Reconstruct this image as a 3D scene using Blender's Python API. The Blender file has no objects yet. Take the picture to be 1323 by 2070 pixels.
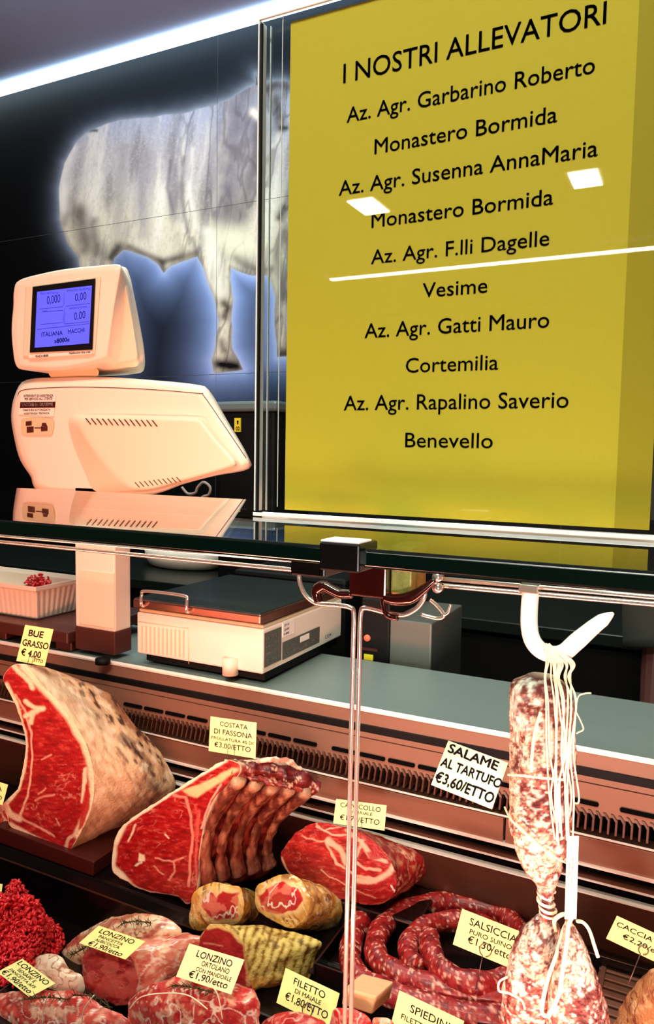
import bpy, math, random
import numpy as np
from mathutils import Matrix, Vector

random.seed(4)
# ------------------------------------------------------------------ camera
F, CX, CY = 1500.0, 661.5, 1035.0
CAM = np.array([0.0, 0.0, 1.40])
def unit(a): return a / np.linalg.norm(a)
def dirc(u, v): return np.array([u - CX, CY - v, -F])
AX = -unit(dirc(-2361.0, 865.0))                       # counter direction in camera axes
AY = dirc(1411.87, 929.14); AY = unit(AY - AX * (AY @ AX))
AZ = np.cross(AX, AY)
R = np.stack([AX, AY, AZ], 1)                          # camera <- world
def atY(u, v, y):
    d = R.T @ dirc(u, v); return CAM + d * (y - CAM[1]) / d[1]
def atZ(u, v, z):
    d = R.T @ dirc(u, v); return CAM + d * (z - CAM[2]) / d[2]
def atX(u, v, x):
    d = R.T @ dirc(u, v); return CAM + d * (x - CAM[0]) / d[0]
def drop(m, Y):                                        # height under the eye of an X-parallel line of picture slope m at depth Y
    return CAM[2] - atY(600, 865 + m * 2961, Y)[2]
def Zm(m, Y): return CAM[2] - drop(m, Y)
S = bpy.context.scene
cam = bpy.data.cameras.new('camera'); co = bpy.data.objects.new('camera', cam); S.collection.objects.link(co)
M4 = Matrix.Identity(4)
for i in range(3):
    for j in range(3): M4[i][j] = R.T[i, j]
M4.translation = Vector(CAM); co.matrix_world = M4
cam.sensor_fit = 'HORIZONTAL'; cam.sensor_width = 36; cam.lens = F / 1323 * 36; cam.clip_start = .01
S.camera = co
# ------------------------------------------------------------------ world, lights, exposure
W = bpy.data.worlds.new('world'); S.world = W; W.use_nodes = True
W.node_tree.nodes['Background'].inputs[0].default_value = (.8, .9, 1, 1)
W.node_tree.nodes['Background'].inputs[1].default_value = .03
S.view_settings.view_transform = 'Standard'; S.view_settings.look = 'None'
S.view_settings.exposure = 0.0; S.view_settings.gamma = 1; S.view_settings.use_curve_mapping = False
def area(name, loc, target, sx, sy, power, color, spread=180):
    l = bpy.data.lights.new(name, 'AREA'); l.shape = 'RECTANGLE'; l.size = sx; l.size_y = sy
    l.energy = power; l.color = color
    o = bpy.data.objects.new(name, l); S.collection.objects.link(o); o.location = loc
    o.rotation_euler = (Vector(target) - Vector(loc)).to_track_quat('-Z', 'Y').to_euler(); l.spread = math.radians(spread)
    return o
area('case_lamp', (-.55, .12, .93), (-.75, .9, 1.75), 1.9, .05, 17, (1, .32, .20), 130)
area('hook_fill', (.28, -.7, 1.0), (-.07, .38, 1.10), .25, .25, .9, (1, .98, .9), 32)      # added spot brightening the hook and salami; no such lamp stands there
area('shop_lamp_over_case', (-.6, .45, 2.75), (-.6, .75, .85), 1.6, .25, 21, (1, .93, .78))
area('sign_fill', (-.15, -.6, 2.75), (-.10, .39, 1.45), .8, .2, 5.5, (1, .96, .84), 60)  # added fill for the sign sheet, kept out of its mirror view
area('aisle_lamp', (-1.2, 1.55, 2.78), (-1.2, 1.6, 0), 1.6, .12, 18, (.86, 1, .96))
area('wall_washer', (-1.55, 1.25, 2.7), (-1.45, 2.2, 1.95), 1.5, .08, 4.2, (.90, .96, 1))

# ------------------------------------------------------------------ helpers
def lin(c):
    c = np.asarray(c, float)
    if c.max() > 1.0: c = c / 255.0
    return np.where(c <= .04045, c / 12.92, ((c + .055) / 1.055) ** 2.4)
def mat(name, col, rough=.5, metal=0.0, bump=0.0, bscale=60, coat=0.0, var=0.0, vscale=20, emit=0.0, spec=.5, stretch=None, ecol=None):
    m = bpy.data.materials.new(name); m.use_nodes = True; nt = m.node_tree; b = nt.nodes['Principled BSDF']
    if col is None:
        a = nt.nodes.new('ShaderNodeAttribute'); a.attribute_name = 'Col'; src = a.outputs['Color']
    else:
        r = nt.nodes.new('ShaderNodeRGB'); r.outputs[0].default_value = (*lin(col), 1); src = r.outputs[0]
    tc = nt.nodes.new('ShaderNodeTexCoord'); mp = nt.nodes.new('ShaderNodeMapping'); nt.links.new(tc.outputs['Object'], mp.inputs[0])
    if stretch: mp.inputs['Scale'].default_value = stretch
    if var:
        n = nt.nodes.new('ShaderNodeTexNoise'); n.inputs['Scale'].default_value = vscale; n.inputs['Detail'].default_value = 5
        nt.links.new(mp.outputs[0], n.inputs[0])
        mr = nt.nodes.new('ShaderNodeMapRange'); mr.inputs[3].default_value = 1 - var; mr.inputs[4].default_value = 1 + var
        nt.links.new(n.outputs[0], mr.inputs[0])
        vm = nt.nodes.new('ShaderNodeVectorMath'); vm.operation = 'SCALE'
        nt.links.new(src, vm.inputs[0]); nt.links.new(mr.outputs[0], vm.inputs['Scale']); src = vm.outputs[0]
    nt.links.new(src, b.inputs['Base Color'])
    b.inputs['Roughness'].default_value = rough; b.inputs['Metallic'].default_value = metal
    b.inputs['Coat Weight'].default_value = coat; b.inputs['Coat Roughness'].default_value = .12
    b.inputs['Specular IOR Level'].default_value = spec
    if bump:
        n = nt.nodes.new('ShaderNodeTexNoise'); n.inputs['Scale'].default_value = bscale; n.inputs['Detail'].default_value = 6
        nt.links.new(mp.outputs[0], n.inputs[0])
        bp = nt.nodes.new('ShaderNodeBump'); bp.inputs['Strength'].default_value = bump; bp.inputs['Distance'].default_value = .002
        nt.links.new(n.outputs[0], bp.inputs['Height']); nt.links.new(bp.outputs[0], b.inputs['Normal'])
    if emit:
        b.inputs['Emission Strength'].default_value = emit
        if ecol is None: nt.links.new(src, b.inputs['Emission Color'])
        else: b.inputs['Emission Color'].default_value = (*lin(ecol), 1)
    return m
def clear(name, tint, ior=1.45, rough=.02, boost=1.0):
    m = bpy.data.materials.new(name); m.use_nodes = True; nt = m.node_tree
    nt.nodes.remove(nt.nodes['Principled BSDF']); out = nt.nodes['Material Output']
    t = nt.nodes.new('ShaderNodeBsdfTransparent'); t.inputs[0].default_value = (*tint, 1)
    g = nt.nodes.new('ShaderNodeBsdfGlossy'); g.inputs['Roughness'].default_value = rough
    fr = nt.nodes.new('ShaderNodeFresnel'); ge = nt.nodes.new('ShaderNodeNewGeometry'); ms = nt.nodes.new('ShaderNodeMapRange'); ms.inputs[3].default_value = ior; ms.inputs[4].default_value = 1 / ior
    nt.links.new(ge.outputs['Backfacing'], ms.inputs[0]); nt.links.new(ms.outputs[0], fr.inputs[0])      # same air-to-sheet reflectance on both faces
    ma = nt.nodes.new('ShaderNodeMath'); ma.operation = 'MULTIPLY'; ma.use_clamp = True; ma.inputs[1].default_value = boost
    mx = nt.nodes.new('ShaderNodeMixShader')
    nt.links.new(fr.outputs[0], ma.inputs[0]); nt.links.new(ma.outputs[0], mx.inputs[0])
    nt.links.new(t.outputs[0], mx.inputs[1]); nt.links.new(g.outputs[0], mx.inputs[2]); nt.links.new(mx.outputs[0], out.inputs[0])
    return m
BASE = {}
def mk(name, verts, faces, m, parent=None, smooth=True, cols=None, base=None):
    V = np.asarray(verts, float)
    if parent is not None: org = BASE[parent.name] if parent.name in BASE else np.zeros(3)
    else:
        org = base if base is not None else np.array([(V[:, 0].min() + V[:, 0].max()) / 2, (V[:, 1].min() + V[:, 1].max()) / 2, V[:, 2].min()])
    me = bpy.data.meshes.new(name); me.from_pydata((V - org).tolist(), [], faces); me.update()
    if smooth: me.polygons.foreach_set('use_smooth', [True] * len(me.polygons))
    if cols is not None:
        a = me.color_attributes.new('Col', 'FLOAT_COLOR', 'POINT')
        c = np.ones((len(V), 4)); c[:, :3] = cols; a.data.foreach_set('color', c.ravel())
    me.materials.append(m)
    o = bpy.data.objects.new(name, me); S.collection.objects.link(o)
    if parent is not None: o.parent = parent; BASE[o.name] = org
    else: o.location = org; BASE[o.name] = org
    return o
def empty(name, loc, label, cat, group=None):
    o = bpy.data.objects.new(name, None); S.collection.objects.link(o); o.location = loc; o.empty_display_size = .05
    BASE[o.name] = np.array(loc, float); return tag(o, label, cat, group)
def tag(o, label, cat, group=None):
    o['label'] = label; o['category'] = cat
    if group: o['group'] = group
    return o
def struct(o): o['kind'] = 'structure'; return o
def stuff(o): o['kind'] = 'stuff'; return o
def rect_bev(o, w=.002, seg=2):
    b = o.modifiers.new('bevel', 'BEVEL'); b.width = w; b.segments = seg; b.limit_method = 'ANGLE'; b.angle_limit = math.radians(40); return o
BF = [(0, 1, 3, 2), (4, 6, 7, 5), (0, 4, 5, 1), (2, 3, 7, 6), (0, 2, 6, 4), (1, 5, 7, 3)]
def box(name, x0, x1, y0, y1, z0, z1, m, parent=None, bev=.0015, base=None):
    V = [(x, y, z) for x in (x0, x1) for y in (y0, y1) for z in (z0, z1)]
    o = mk(name, V, BF, m, parent, smooth=False, base=base)
    if bev: rect_bev(o, bev)
    return o
def hexa(name, P8, m, parent=None, bev=.0015):                # eight corners: front TL,TR,BR,BL then back
    o = mk(name, P8, [(0, 3, 2, 1), (4, 5, 6, 7), (0, 1, 5, 4), (1, 2, 6, 5), (2, 3, 7, 6), (3, 0, 4, 7)], m, parent, smooth=False)
    if bev: rect_bev(o, bev)
    return o
def prism_x(name, prof, x0, x1, m, parent=None, bev=0.0, smooth=False):   # (Y,Z) profile run along X
    n = len(prof); V = [(x0, y, z) for y, z in prof] + [(x1, y, z) for y, z in prof]
    Fc = [tuple(range(n))[::-1], tuple(range(n, 2 * n))] + [(i, (i + 1) % n, n + (i + 1) % n, n + i) for i in range(n)]
    o = mk(name, V, Fc, m, parent, smooth=smooth)
    if bev: rect_bev(o, bev)
    return o
def crom(P, n, closed=False):
    P = np.asarray(P, float); k = len(P); out = []
    segs = k if closed else k - 1
    for i in range(segs):
        g = (lambda j: P[j % k]) if closed else (lambda j: P[min(max(j, 0), k - 1)])
        a, b, c, d = g(i - 1), g(i), g(i + 1), g(i + 2)
        for t in np.linspace(0, 1, n, endpoint=False):
            out.append(.5 * (2 * b + (c - a) * t + (2 * a - 5 * b + 4 * c - d) * t * t + (3 * b - a - 3 * c + d) * t ** 3))
    if not closed: out.append(P[-1])
    return np.array(out)
def resamp(P, n, closed=True):
    Q = np.vstack([P, P[:1]]) if closed else np.asarray(P)
    d = np.r_[0, np.cumsum(np.linalg.norm(np.diff(Q, axis=0), axis=1))]
    s = np.linspace(0, d[-1], n, endpoint=not closed)
    return np.stack([np.interp(s, d, Q[:, i]) for i in range(Q.shape[1])], 1)
def tube_geo(P, r, nr=10, flat=1.0, caps=True):
    P = np.asarray(P, float); n = len(P); r = np.broadcast_to(np.asarray(r, float), (n,))
    T = np.gradient(P, axis=0); T /= np.linalg.norm(T, axis=1)[:, None] + 1e-12
    ref = np.array([0, 1., 0]) if abs(T[0][1]) < .9 else np.array([1., 0, 0])
    N = ref - T[0] * (ref @ T[0]); N /= np.linalg.norm(N); V = []; 
    for i in range(n):
        N = N - T[i] * (N @ T[i]); N /= np.linalg.norm(N) + 1e-12; B = np.cross(T[i], N)
        for k in range(nr):
            a = 2 * math.pi * k / nr; V.append(P[i] + r[i] * (math.cos(a) * N + flat * math.sin(a) * B))
    Fc = [(i * nr + k, i * nr + (k + 1) % nr, (i + 1) * nr + (k + 1) % nr, (i + 1) * nr + k) for i in range(n - 1) for k in range(nr)]
    if caps: Fc += [tuple(range(nr))[::-1], tuple((n - 1) * nr + k for k in range(nr))]
    return np.array(V), Fc
def tube(name, P, r, m, parent=None, nr=10, flat=1.0, cols=None):
    V, Fc = tube_geo(P, r, nr, flat); return mk(name, V, Fc, m, parent, cols=cols)
def join(geos):
    V = []; Fc = []; k = 0
    for v, f in geos:
        V.append(np.asarray(v)); Fc += [tuple(i + k for i in q) for q in f]; k += len(v)
    return np.vstack(V), Fc
# value noise
def vnoise(p, seed=0):
    p = np.asarray(p, float); i = np.floor(p).astype(np.int64); f = p - i; f = f * f * (3 - 2 * f)
    def h(a):
        n = (a[:, 0] * 374761393 + a[:, 1] * 668265263 + a[:, 2] * 2147483647 + seed * 1274126177) & 0xffffffff
        n = ((n ^ (n >> 13)) * 1274126177) & 0xffffffff; n = n ^ (n >> 16); return (n & 0xffff) / 65535.0
    out = 0
    for dx in (0, 1):
        for dy in (0, 1):
            for dz in (0, 1):
                w = (f[:, 0] if dx else 1 - f[:, 0]) * (f[:, 1] if dy else 1 - f[:, 1]) * (f[:, 2] if dz else 1 - f[:, 2])
                out = out + w * h(i + np.array([dx, dy, dz]))
    return out
def fbm(p, s, o=4, seed=0):
    p = np.asarray(p, float)
    if p.shape[1] == 2: p = np.c_[p, np.zeros(len(p))]
    a = .5; t = 0; tot = 0
    for k in range(o): t = t + a * vnoise(p * s * 2 ** k + 17.3 * k, seed + k); tot += a; a *= .5
    return t / tot
def ridge(p, s, o=3, seed=0): return 1 - abs(2 * fbm(p, s, o, seed) - 1)
def sst(a, b, x): t = np.clip((x - a) / (b - a), 0, 1); return t * t * (3 - 2 * t)
def dline(p, L):
    L = np.asarray(L, float); d = np.full(len(p), 1e9)
    for a, b in zip(L[:-1], L[1:]):
        ab = b - a; t = np.clip(((p - a) @ ab) / (ab @ ab + 1e-9), 0, 1); d = np.minimum(d, np.linalg.norm(p - a - t[:, None] * ab, axis=1))
    return d
def sdf(p, L):
    L = np.asarray(L, float); d = dline(p, np.vstack([L, L[:1]])); ins = np.zeros(len(p), bool)
    for a, b in zip(L, np.roll(L, -1, 0)):
        c = (a[1] > p[:, 1]) != (b[1] > p[:, 1]); x = (b[0] - a[0]) * (p[:, 1] - a[1]) / (b[1] - a[1] + 1e-12) + a[0]
        ins ^= c & (p[:, 0] < x)
    return np.where(ins, -d, d)
def warp(p, amp, s, seed=9): return p + amp * 2 * np.stack([fbm(p, s, 3, seed) - .5, fbm(p, s, 3, seed + 40) - .5], 1)
def mix(c, col, w):
    return c + (lin(col) - c) * np.clip(w, 0, 1)[:, None]
def P_(pts, Y): return np.array([atY(u, v, Y) for u, v in pts])
# loft through picture outlines standing at given depths; the front face is filled with concentric rings
def loft(name, rings, m, painter, parent=None, n=160, sub=20, capn=40, bulge=0.0, disp=0.0, dscale=60, back=True, round_end=.35, seed=1, smoothout=True):
    RP = []; RY = []
    for pts, Y in rings:
        q = crom(pts, 6, True) if smoothout else np.array(pts, float)
        RP.append(resamp(q, n)); RY.append(np.full(n, float(Y)) if np.isscalar(Y) else resamp(np.c_[crom(np.c_[pts, Y], 6, True)], n)[:, 2])
    uv = []; YY = []; tt = []; cap = []
    f0 = RP[0]; c0 = f0.mean(0); y0 = RY[0]
    for k in range(capn):
        s = (k + .02) / capn; uv.append(c0 + (f0 - c0) * s); YY.append(y0.mean() + (y0 - y0.mean()) * s - bulge * (1 - s ** 2.5)); tt.append(np.full(n, -1 + s)); cap.append(np.ones(n))
    nr = len(rings)
    for j in range((nr - 1) * sub + 1):
        x = j / sub; i = min(int(x), nr - 2); t = x - i
        g = lambda a, q: a[min(max(q, 0), nr - 1)]
        if nr > 2:
            h = lambda a: .5 * (2 * g(a, i) + (g(a, i + 1) - g(a, i - 1)) * t + (2 * g(a, i - 1) - 5 * g(a, i) + 4 * g(a, i + 1) - g(a, i + 2)) * t * t + (3 * g(a, i) - g(a, i - 1) - 3 * g(a, i + 1) + g(a, i + 2)) * t ** 3)
        else: h = lambda a: a[0] * (1 - t) + a[1] * t
        uv.append(h(RP)); YY.append(h(RY)); tt.append(np.full(n, x / (nr - 1))); cap.append(np.zeros(n))
    if back:
        e = uv[-1]; ce = e.mean(0); ye = YY[-1]; L = max(.004, abs(ye.mean() - y0.mean()) * round_end)
        for k in range(1, 9):
            a = k / 8 * math.pi / 2; uv.append(ce + (e - ce) * max(math.cos(a), .01)); YY.append(ye + L * math.sin(a)); tt.append(np.full(n, 1 + k / 8)); cap.append(np.zeros(n))
    UV = np.vstack(uv); Y = np.concatenate(YY); T = np.concatenate(tt); Cp = np.concatenate(cap)
    V = np.array([atY(u, v, y) for (u, v), y in zip(UV, Y)])
    nrw = len(uv)
    Fc = [(i * n + k, (i + 1) * n + k, (i + 1) * n + (k + 1) % n, i * n + (k + 1) % n) for i in range(nrw - 1) for k in range(n)]
    Fc.append(tuple(range(n)))
    if back: Fc.append(tuple((nrw - 1) * n + k for k in range(n))[::-1])
    ang = np.tile(np.arange(n) / n, nrw)
    if disp:
        G = V.reshape(nrw, n, 3); du = np.roll(G, -1, 1) - np.roll(G, 1, 1); dv = np.gradient(G, axis=0)
        N = np.cross(du, dv).reshape(-1, 3); N /= np.linalg.norm(N, axis=1)[:, None] + 1e-12
        ctr = V.mean(0); 
        if ((V - ctr) * N).sum() < 0: N = -N
        dn = (fbm(V, dscale, 4, seed) - .5) * 2 * disp
        V = V + N * (dn * np.where(Cp > 0, .35, 1))[:, None]
    cols = painter(UV, T, ang, V, Cp)
    o = mk(name, V, Fc, m, parent, cols=cols); return o
# ---- writing
TXT = {}
def txt_geo(s, bold):
    k = (s, bold)
    if k not in TXT:
        c = bpy.data.curves.new('t', 'FONT'); c.body = s; c.size = 1; c.resolution_u = 3
        o = bpy.data.objects.new('t', c); me = bpy.data.meshes.new_from_object(o)
        V = np.array([v.co[:] for v in me.vertices]); Fc = [tuple(p.vertices) for p in me.polygons]
        bpy.data.objects.remove(o); bpy.data.curves.remove(c); bpy.data.meshes.remove(me)
        if bold: V, Fc = join([(V + [dx * bold, dy * bold, 0], Fc) for dx, dy in ((-1, 0), (1, 0), (0, 1), (0, -1))])
        TXT[k] = (V, Fc)
    return TXT[k]
def write(parent, s, A, U, H, n, m, bold=0.0, name='lettering', wob=0.0, off=.0004, slant=0.0):
    """letters from baseline start A, spanning vector U, capitals as tall as vector H, lifted along n"""
    V, Fc = txt_geo(s, bold); x0, x1 = V[:, 0].min(), V[:, 0].max(); cap = .729
    x = (V[:, 0] - x0) / (x1 - x0); y = V[:, 1] / cap
    if wob: y = y + wob * np.sin(x * 23 + len(s)) ; x = x + wob * .03 * np.sin(y * 5 + x * 40)
    x = x + slant * y * np.linalg.norm(H) / np.linalg.norm(U)
    W3 = np.outer(x, U) + np.outer(y, H) + A + n * off
    return mk(name, W3, Fc, m, parent, smooth=False)
# ------------------------------------------------------------------ materials
M = {}
M['tile'] = mat('glossy printed tile', None, .55, spec=.15)
M['tile_plain'] = mat('black tile', (6, 9, 13), .5, spec=.2)
M['grout'] = mat('pale grout', (90, 98, 98), .8)
M['ceiling'] = mat('grey blue ceiling paint', (158, 174, 212), .9, var=.06, vscale=8)
M['plaster'] = mat('dim plaster', (140, 135, 125), .9, var=.05, vscale=4)
M['floor'] = mat('dark floor tile', (60, 55, 52), .5, var=.1, vscale=6)
M['led'] = mat('led strip diffuser', (255, 255, 255), .5, emit=6, ecol=(225, 250, 255))
M['lamp'] = mat('ceiling lamp diffuser', (255, 255, 255), .5, emit=22, ecol=(255, 250, 235))
M['tube'] = mat('long tube lamp diffuser', (255, 255, 255), .5, emit=19, ecol=(255, 250, 240))
M['steel'] = mat('brushed counter steel', (150, 168, 160), .38, .55, var=.08, vscale=50, stretch=(.3, 3, 3))
M['bronze'] = mat('bronze anodised panel', (142, 94, 74), .42, .35, var=.05, vscale=40, stretch=(.2, 3, 3))
M['bronze_dark'] = mat('dark bronze panel', (96, 58, 44), .35, .5, var=.15, vscale=12)
M['edge'] = mat('highlight-white steel edge', (255, 238, 224), .35, .2)  # near-white colour paints in the highlight along deck lip and rails
M['black'] = mat('black case lining', (14, 8, 8), .22, var=.3, vscale=30)
M['blackm'] = mat('matt black', (7, 7, 8), .6, spec=.2)
M['slot'] = mat('slot darkness', (5, 4, 4), .9, spec=.05)
M['slab'] = mat('wine brown cutting slab', (66, 20, 16), .35, var=.1)
M['chrome'] = mat('polished chrome', (250, 232, 222), .16, .85)
M['hook'] = mat('glare-white steel', (255, 250, 246), .3, .0)  # white without metal stands in for blown-out glare on the steel
M['white'] = mat('cream white plastic', (240, 226, 206), .32, spec=.45)
M['white2'] = mat('ivory plastic', (234, 218, 190), .35)
M['beige'] = mat('beige plastic', (214, 198, 160), .4)
M['brownp'] = mat('brown painted plastic', (78, 34, 28), .4)
M['pan'] = mat('dark mirror stainless pan', (56, 68, 63), .25, .5)
M['panedge'] = mat('warm pan edge', (150, 100, 84), .25, .8)
M['lcd'] = mat('backlit blue lcd', (40, 40, 200), .3, emit=1.15, ecol=(98, 96, 250))
M['lcdink'] = mat('lcd segments', (16, 12, 90), .4)
M['ink'] = mat('black ink', (16, 16, 26), .7, spec=.1)
M['inkc'] = mat('card ink', (42, 18, 34), .7, spec=.1)
M['card'] = mat('yellow card', (255, 248, 160), .6, spec=.2)
M['card_glare'] = mat('yellow card paled by glare', (255, 250, 185), .4, spec=.5)  # lighter yellow carries painted reflections; the cards themselves are yellow
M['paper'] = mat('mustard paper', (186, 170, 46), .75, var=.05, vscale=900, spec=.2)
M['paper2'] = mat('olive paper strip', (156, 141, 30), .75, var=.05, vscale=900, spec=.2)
M['whitep'] = mat('white paper', (240, 232, 220), .7)
M['acrylic'] = clear('acrylic', (.97, .985, .98), 1.49, .01, 1.0)
M['acryledge'] = mat('polished acrylic edge', (225, 232, 232), .08, 0, coat=1)
M['glass'] = clear('shelf glass', (.80, .93, .88), 1.52, .004, 1.25)
M['glassedge'] = mat('dark green glass edge', (1, 14, 10), .08, 0, coat=1)
M['clampm'] = mat('black clamp', (5, 3, 3), .3)
M['redblack'] = mat('dark red brown lacquer', (50, 14, 12), .15, .4, coat=.6)
M['lit_gold'] = mat('speckled brass block', (150, 135, 70), .5, .3, var=.5, vscale=400)
M['meat'] = mat('raw meat', None, .36, bump=.35, bscale=420, coat=.12, spec=.4)
M['fat'] = mat('dry fat and crust', None, .6, bump=.6, bscale=260, spec=.3)
M['wrap'] = mat('wrapped roast', None, .25, bump=.35, bscale=160, coat=.7)
M['salami'] = mat('salami casing', None, .6, bump=.9, bscale=420, spec=.3)
M['twine'] = mat('butcher twine', (250, 236, 200), .8)
M['mince'] = mat('minced meat', (225, 40, 48), .3, var=.3, vscale=160, coat=.3)
M['wood'] = mat('pale wood', (226, 178, 130), .6, var=.15, vscale=60, stretch=(1, 6, 6))
M['wire'] = mat('thin wire', (120, 96, 90), .3, .7)
M['grey'] = mat('grey appliance', (86, 90, 82), .4)
M['greyglass'] = mat('smoky rim', (120, 140, 140), .15, .2)
M['yellow'] = mat('yellow sticker', (235, 220, 40), .5)
M['herb'] = mat('rosemary', (74, 66, 30), .7, var=.3)
M['shirt'] = mat('dark green shirt', (20, 26, 16), .85)
M['skin'] = mat('skin', (70, 32, 26), .6)
M['hair'] = mat('dark hair', (20, 14, 12), .7)

# ================================================================== STRUCTURE
WY = 2.2; CZ = 1.4 - drop(-.2865, WY)
TX = [-4.6, -3.94, -2.74, -1.5427, -.3427, .86, 2.0]; TZ = [0, .522, 1.097, 1.6716, 2.2464, CZ]
wall = struct(box('wall_back', -4.6, 2.0, WY + .0008, WY + .1, 0, CZ, M['grout'], bev=0))
BULL = [(185, 262), (215, 250), (262, 240), (320, 235), (380, 226), (437, 211), (470, 196), (500, 178), (519, 168), (517, 148), (524, 166), (548, 165), (575, 163), (600, 172), (630, 190), (650, 230), (648, 300), (640, 370), (625, 420),
        (612, 430), (620, 470), (612, 520), (590, 560), (584, 600), (580, 660), (584, 720), (560, 722), (556, 650), (556, 600), (545, 556), (510, 556), (480, 548), (468, 540), (466, 565), (472, 605), (468, 650), (470, 705), (492, 748), (460, 752), (432, 755), (428, 728), (436, 700),
        (441, 650), (432, 602), (412, 545), (398, 518), (346, 536), (330, 552), (320, 534), (298, 519), (250, 504), (232, 520), (222, 560), (216, 640), (214, 720), (170, 720), (176, 640), (164, 560), (158, 520), (136, 490), (120, 442), (118, 380), (130, 330), (150, 292), (172, 268)]
def bull_paint(p):
    q = warp(p, 3, .03); d = sdf(q, BULL)
    c = np.tile(lin((6, 7, 9)), (len(p), 1))
    below = sst(430, 560, p[:, 1]) * sst(210, 260, p[:, 0])
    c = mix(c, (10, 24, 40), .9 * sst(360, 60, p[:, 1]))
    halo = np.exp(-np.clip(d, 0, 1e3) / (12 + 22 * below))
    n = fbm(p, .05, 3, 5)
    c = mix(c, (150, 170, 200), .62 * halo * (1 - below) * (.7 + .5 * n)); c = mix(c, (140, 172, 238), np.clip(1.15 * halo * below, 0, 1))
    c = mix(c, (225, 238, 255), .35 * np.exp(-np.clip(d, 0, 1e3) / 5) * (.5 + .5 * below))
    b = np.tile(lin((186, 184, 190)), (len(p), 1))
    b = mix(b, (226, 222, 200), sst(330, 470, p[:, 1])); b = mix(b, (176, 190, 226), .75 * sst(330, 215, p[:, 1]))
    st = fbm(np.c_[p[:, 0] * 1.0 + p[:, 1] * .12, p[:, 1] * .16], .045, 4, 3)
    b = mix(b, (120, 116, 124), .6 * sst(.5, .7, st)); b = mix(b, (250, 248, 238), .6 * sst(.5, .25, st))
    b = mix(b, (250, 250, 250), .2 * sst(.5, .8, fbm(p, .35, 3, 77))); b = mix(b, (110, 104, 110), .18 * sst(.5, .8, fbm(p * np.array([1, .5]), .30, 3, 78))); b = mix(b, (90, 84, 86), .55 * sst(.86, .98, ridge(np.c_[p[:, 0] + p[:, 1] * .15, p[:, 1] * .22], .05, 3, 79)) * sst(330, 400, p[:, 0]))
    for L, w, col, a in [([(345, 325), (340, 380), (352, 430)], 5, (110, 104, 116), .6), ([(372, 320), (368, 400), (380, 470)], 5, (120, 114, 122), .6), ([(390, 300), (384, 380), (394, 460)], 6, (250, 250, 245), .5), ([(250, 300), (244, 380), (240, 470)], 14, (150, 146, 150), .5), ([(492, 185), (470, 260), (462, 340), (455, 430)], 46, (104, 98, 112), .75), ([(522, 250), (520, 330), (500, 400), (480, 440)], 26, (88, 80, 90), .7),
                         ([(352, 340), (350, 380), (362, 440)], 12, (140, 134, 146), .5), ([(300, 320), (285, 400), (290, 470)], 20, (160, 156, 168), .5),
                         ([(160, 430), (172, 500)], 22, (92, 82, 80), .8), ([(190, 450), (196, 510)], 12, (82, 74, 72), .6), ([(140, 400), (130, 450)], 10, (150, 146, 146), .6),
                         ([(226, 520), (240, 500)], 15, (24, 20, 22), .95), ([(260, 500), (330, 528), (395, 512)], 9, (96, 90, 84), .8), ([(328, 530), (330, 552)], 9, (50, 42, 42), .8),
                         ([(478, 520), (520, 545), (545, 545)], 11, (96, 90, 84), .8), ([(452, 612), (462, 622), (454, 640)], 11, (66, 52, 48), .85), ([(448, 690), (452, 708)], 9, (80, 66, 60), .7),
                         ([(440, 735), (480, 742)], 15, (10, 8, 10), 1), ([(556, 720), (584, 720)], 15, (10, 8, 10), 1), ([(575, 470), (560, 520), (575, 600)], 14, (100, 94, 92), .7),
                         ([(540, 178), (560, 172), (600, 180)], 14, (70, 66, 76), .8), ([(558, 200), (566, 255)], 15, (72, 62, 66), .8), ([(570, 257), (578, 258)], 6, (14, 10, 12), 1),
                         ([(574, 420), (566, 440)], 10, (60, 52, 56), .8), ([(630, 370), (600, 400)], 26, (50, 44, 50), .7), ([(512, 226), (522, 234)], 10, (250, 244, 234), .95), ([(519, 168), (518, 150)], 4, (40, 36, 40), 1),
                         ([(148, 300), (128, 350), (125, 420)], 12, (250, 250, 248), .7), ([(180, 262), (196, 262)], 4, (40, 60, 74), .9),
                         ([(420, 470), (430, 520), (445, 590)], 16, (250, 250, 238), .7), ([(455, 480), (500, 500), (520, 500)], 30, (240, 240, 214), .7)]:
        b = mix(b, col, a * np.exp(-(dline(q, L) / w) ** 2 * 1.2) * (.75 + .5 * n))
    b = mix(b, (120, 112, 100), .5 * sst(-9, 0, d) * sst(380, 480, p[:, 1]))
    w = sst(1.2, -1.2, d)[:, None]
    return c * (1 - w) + b * w
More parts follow.
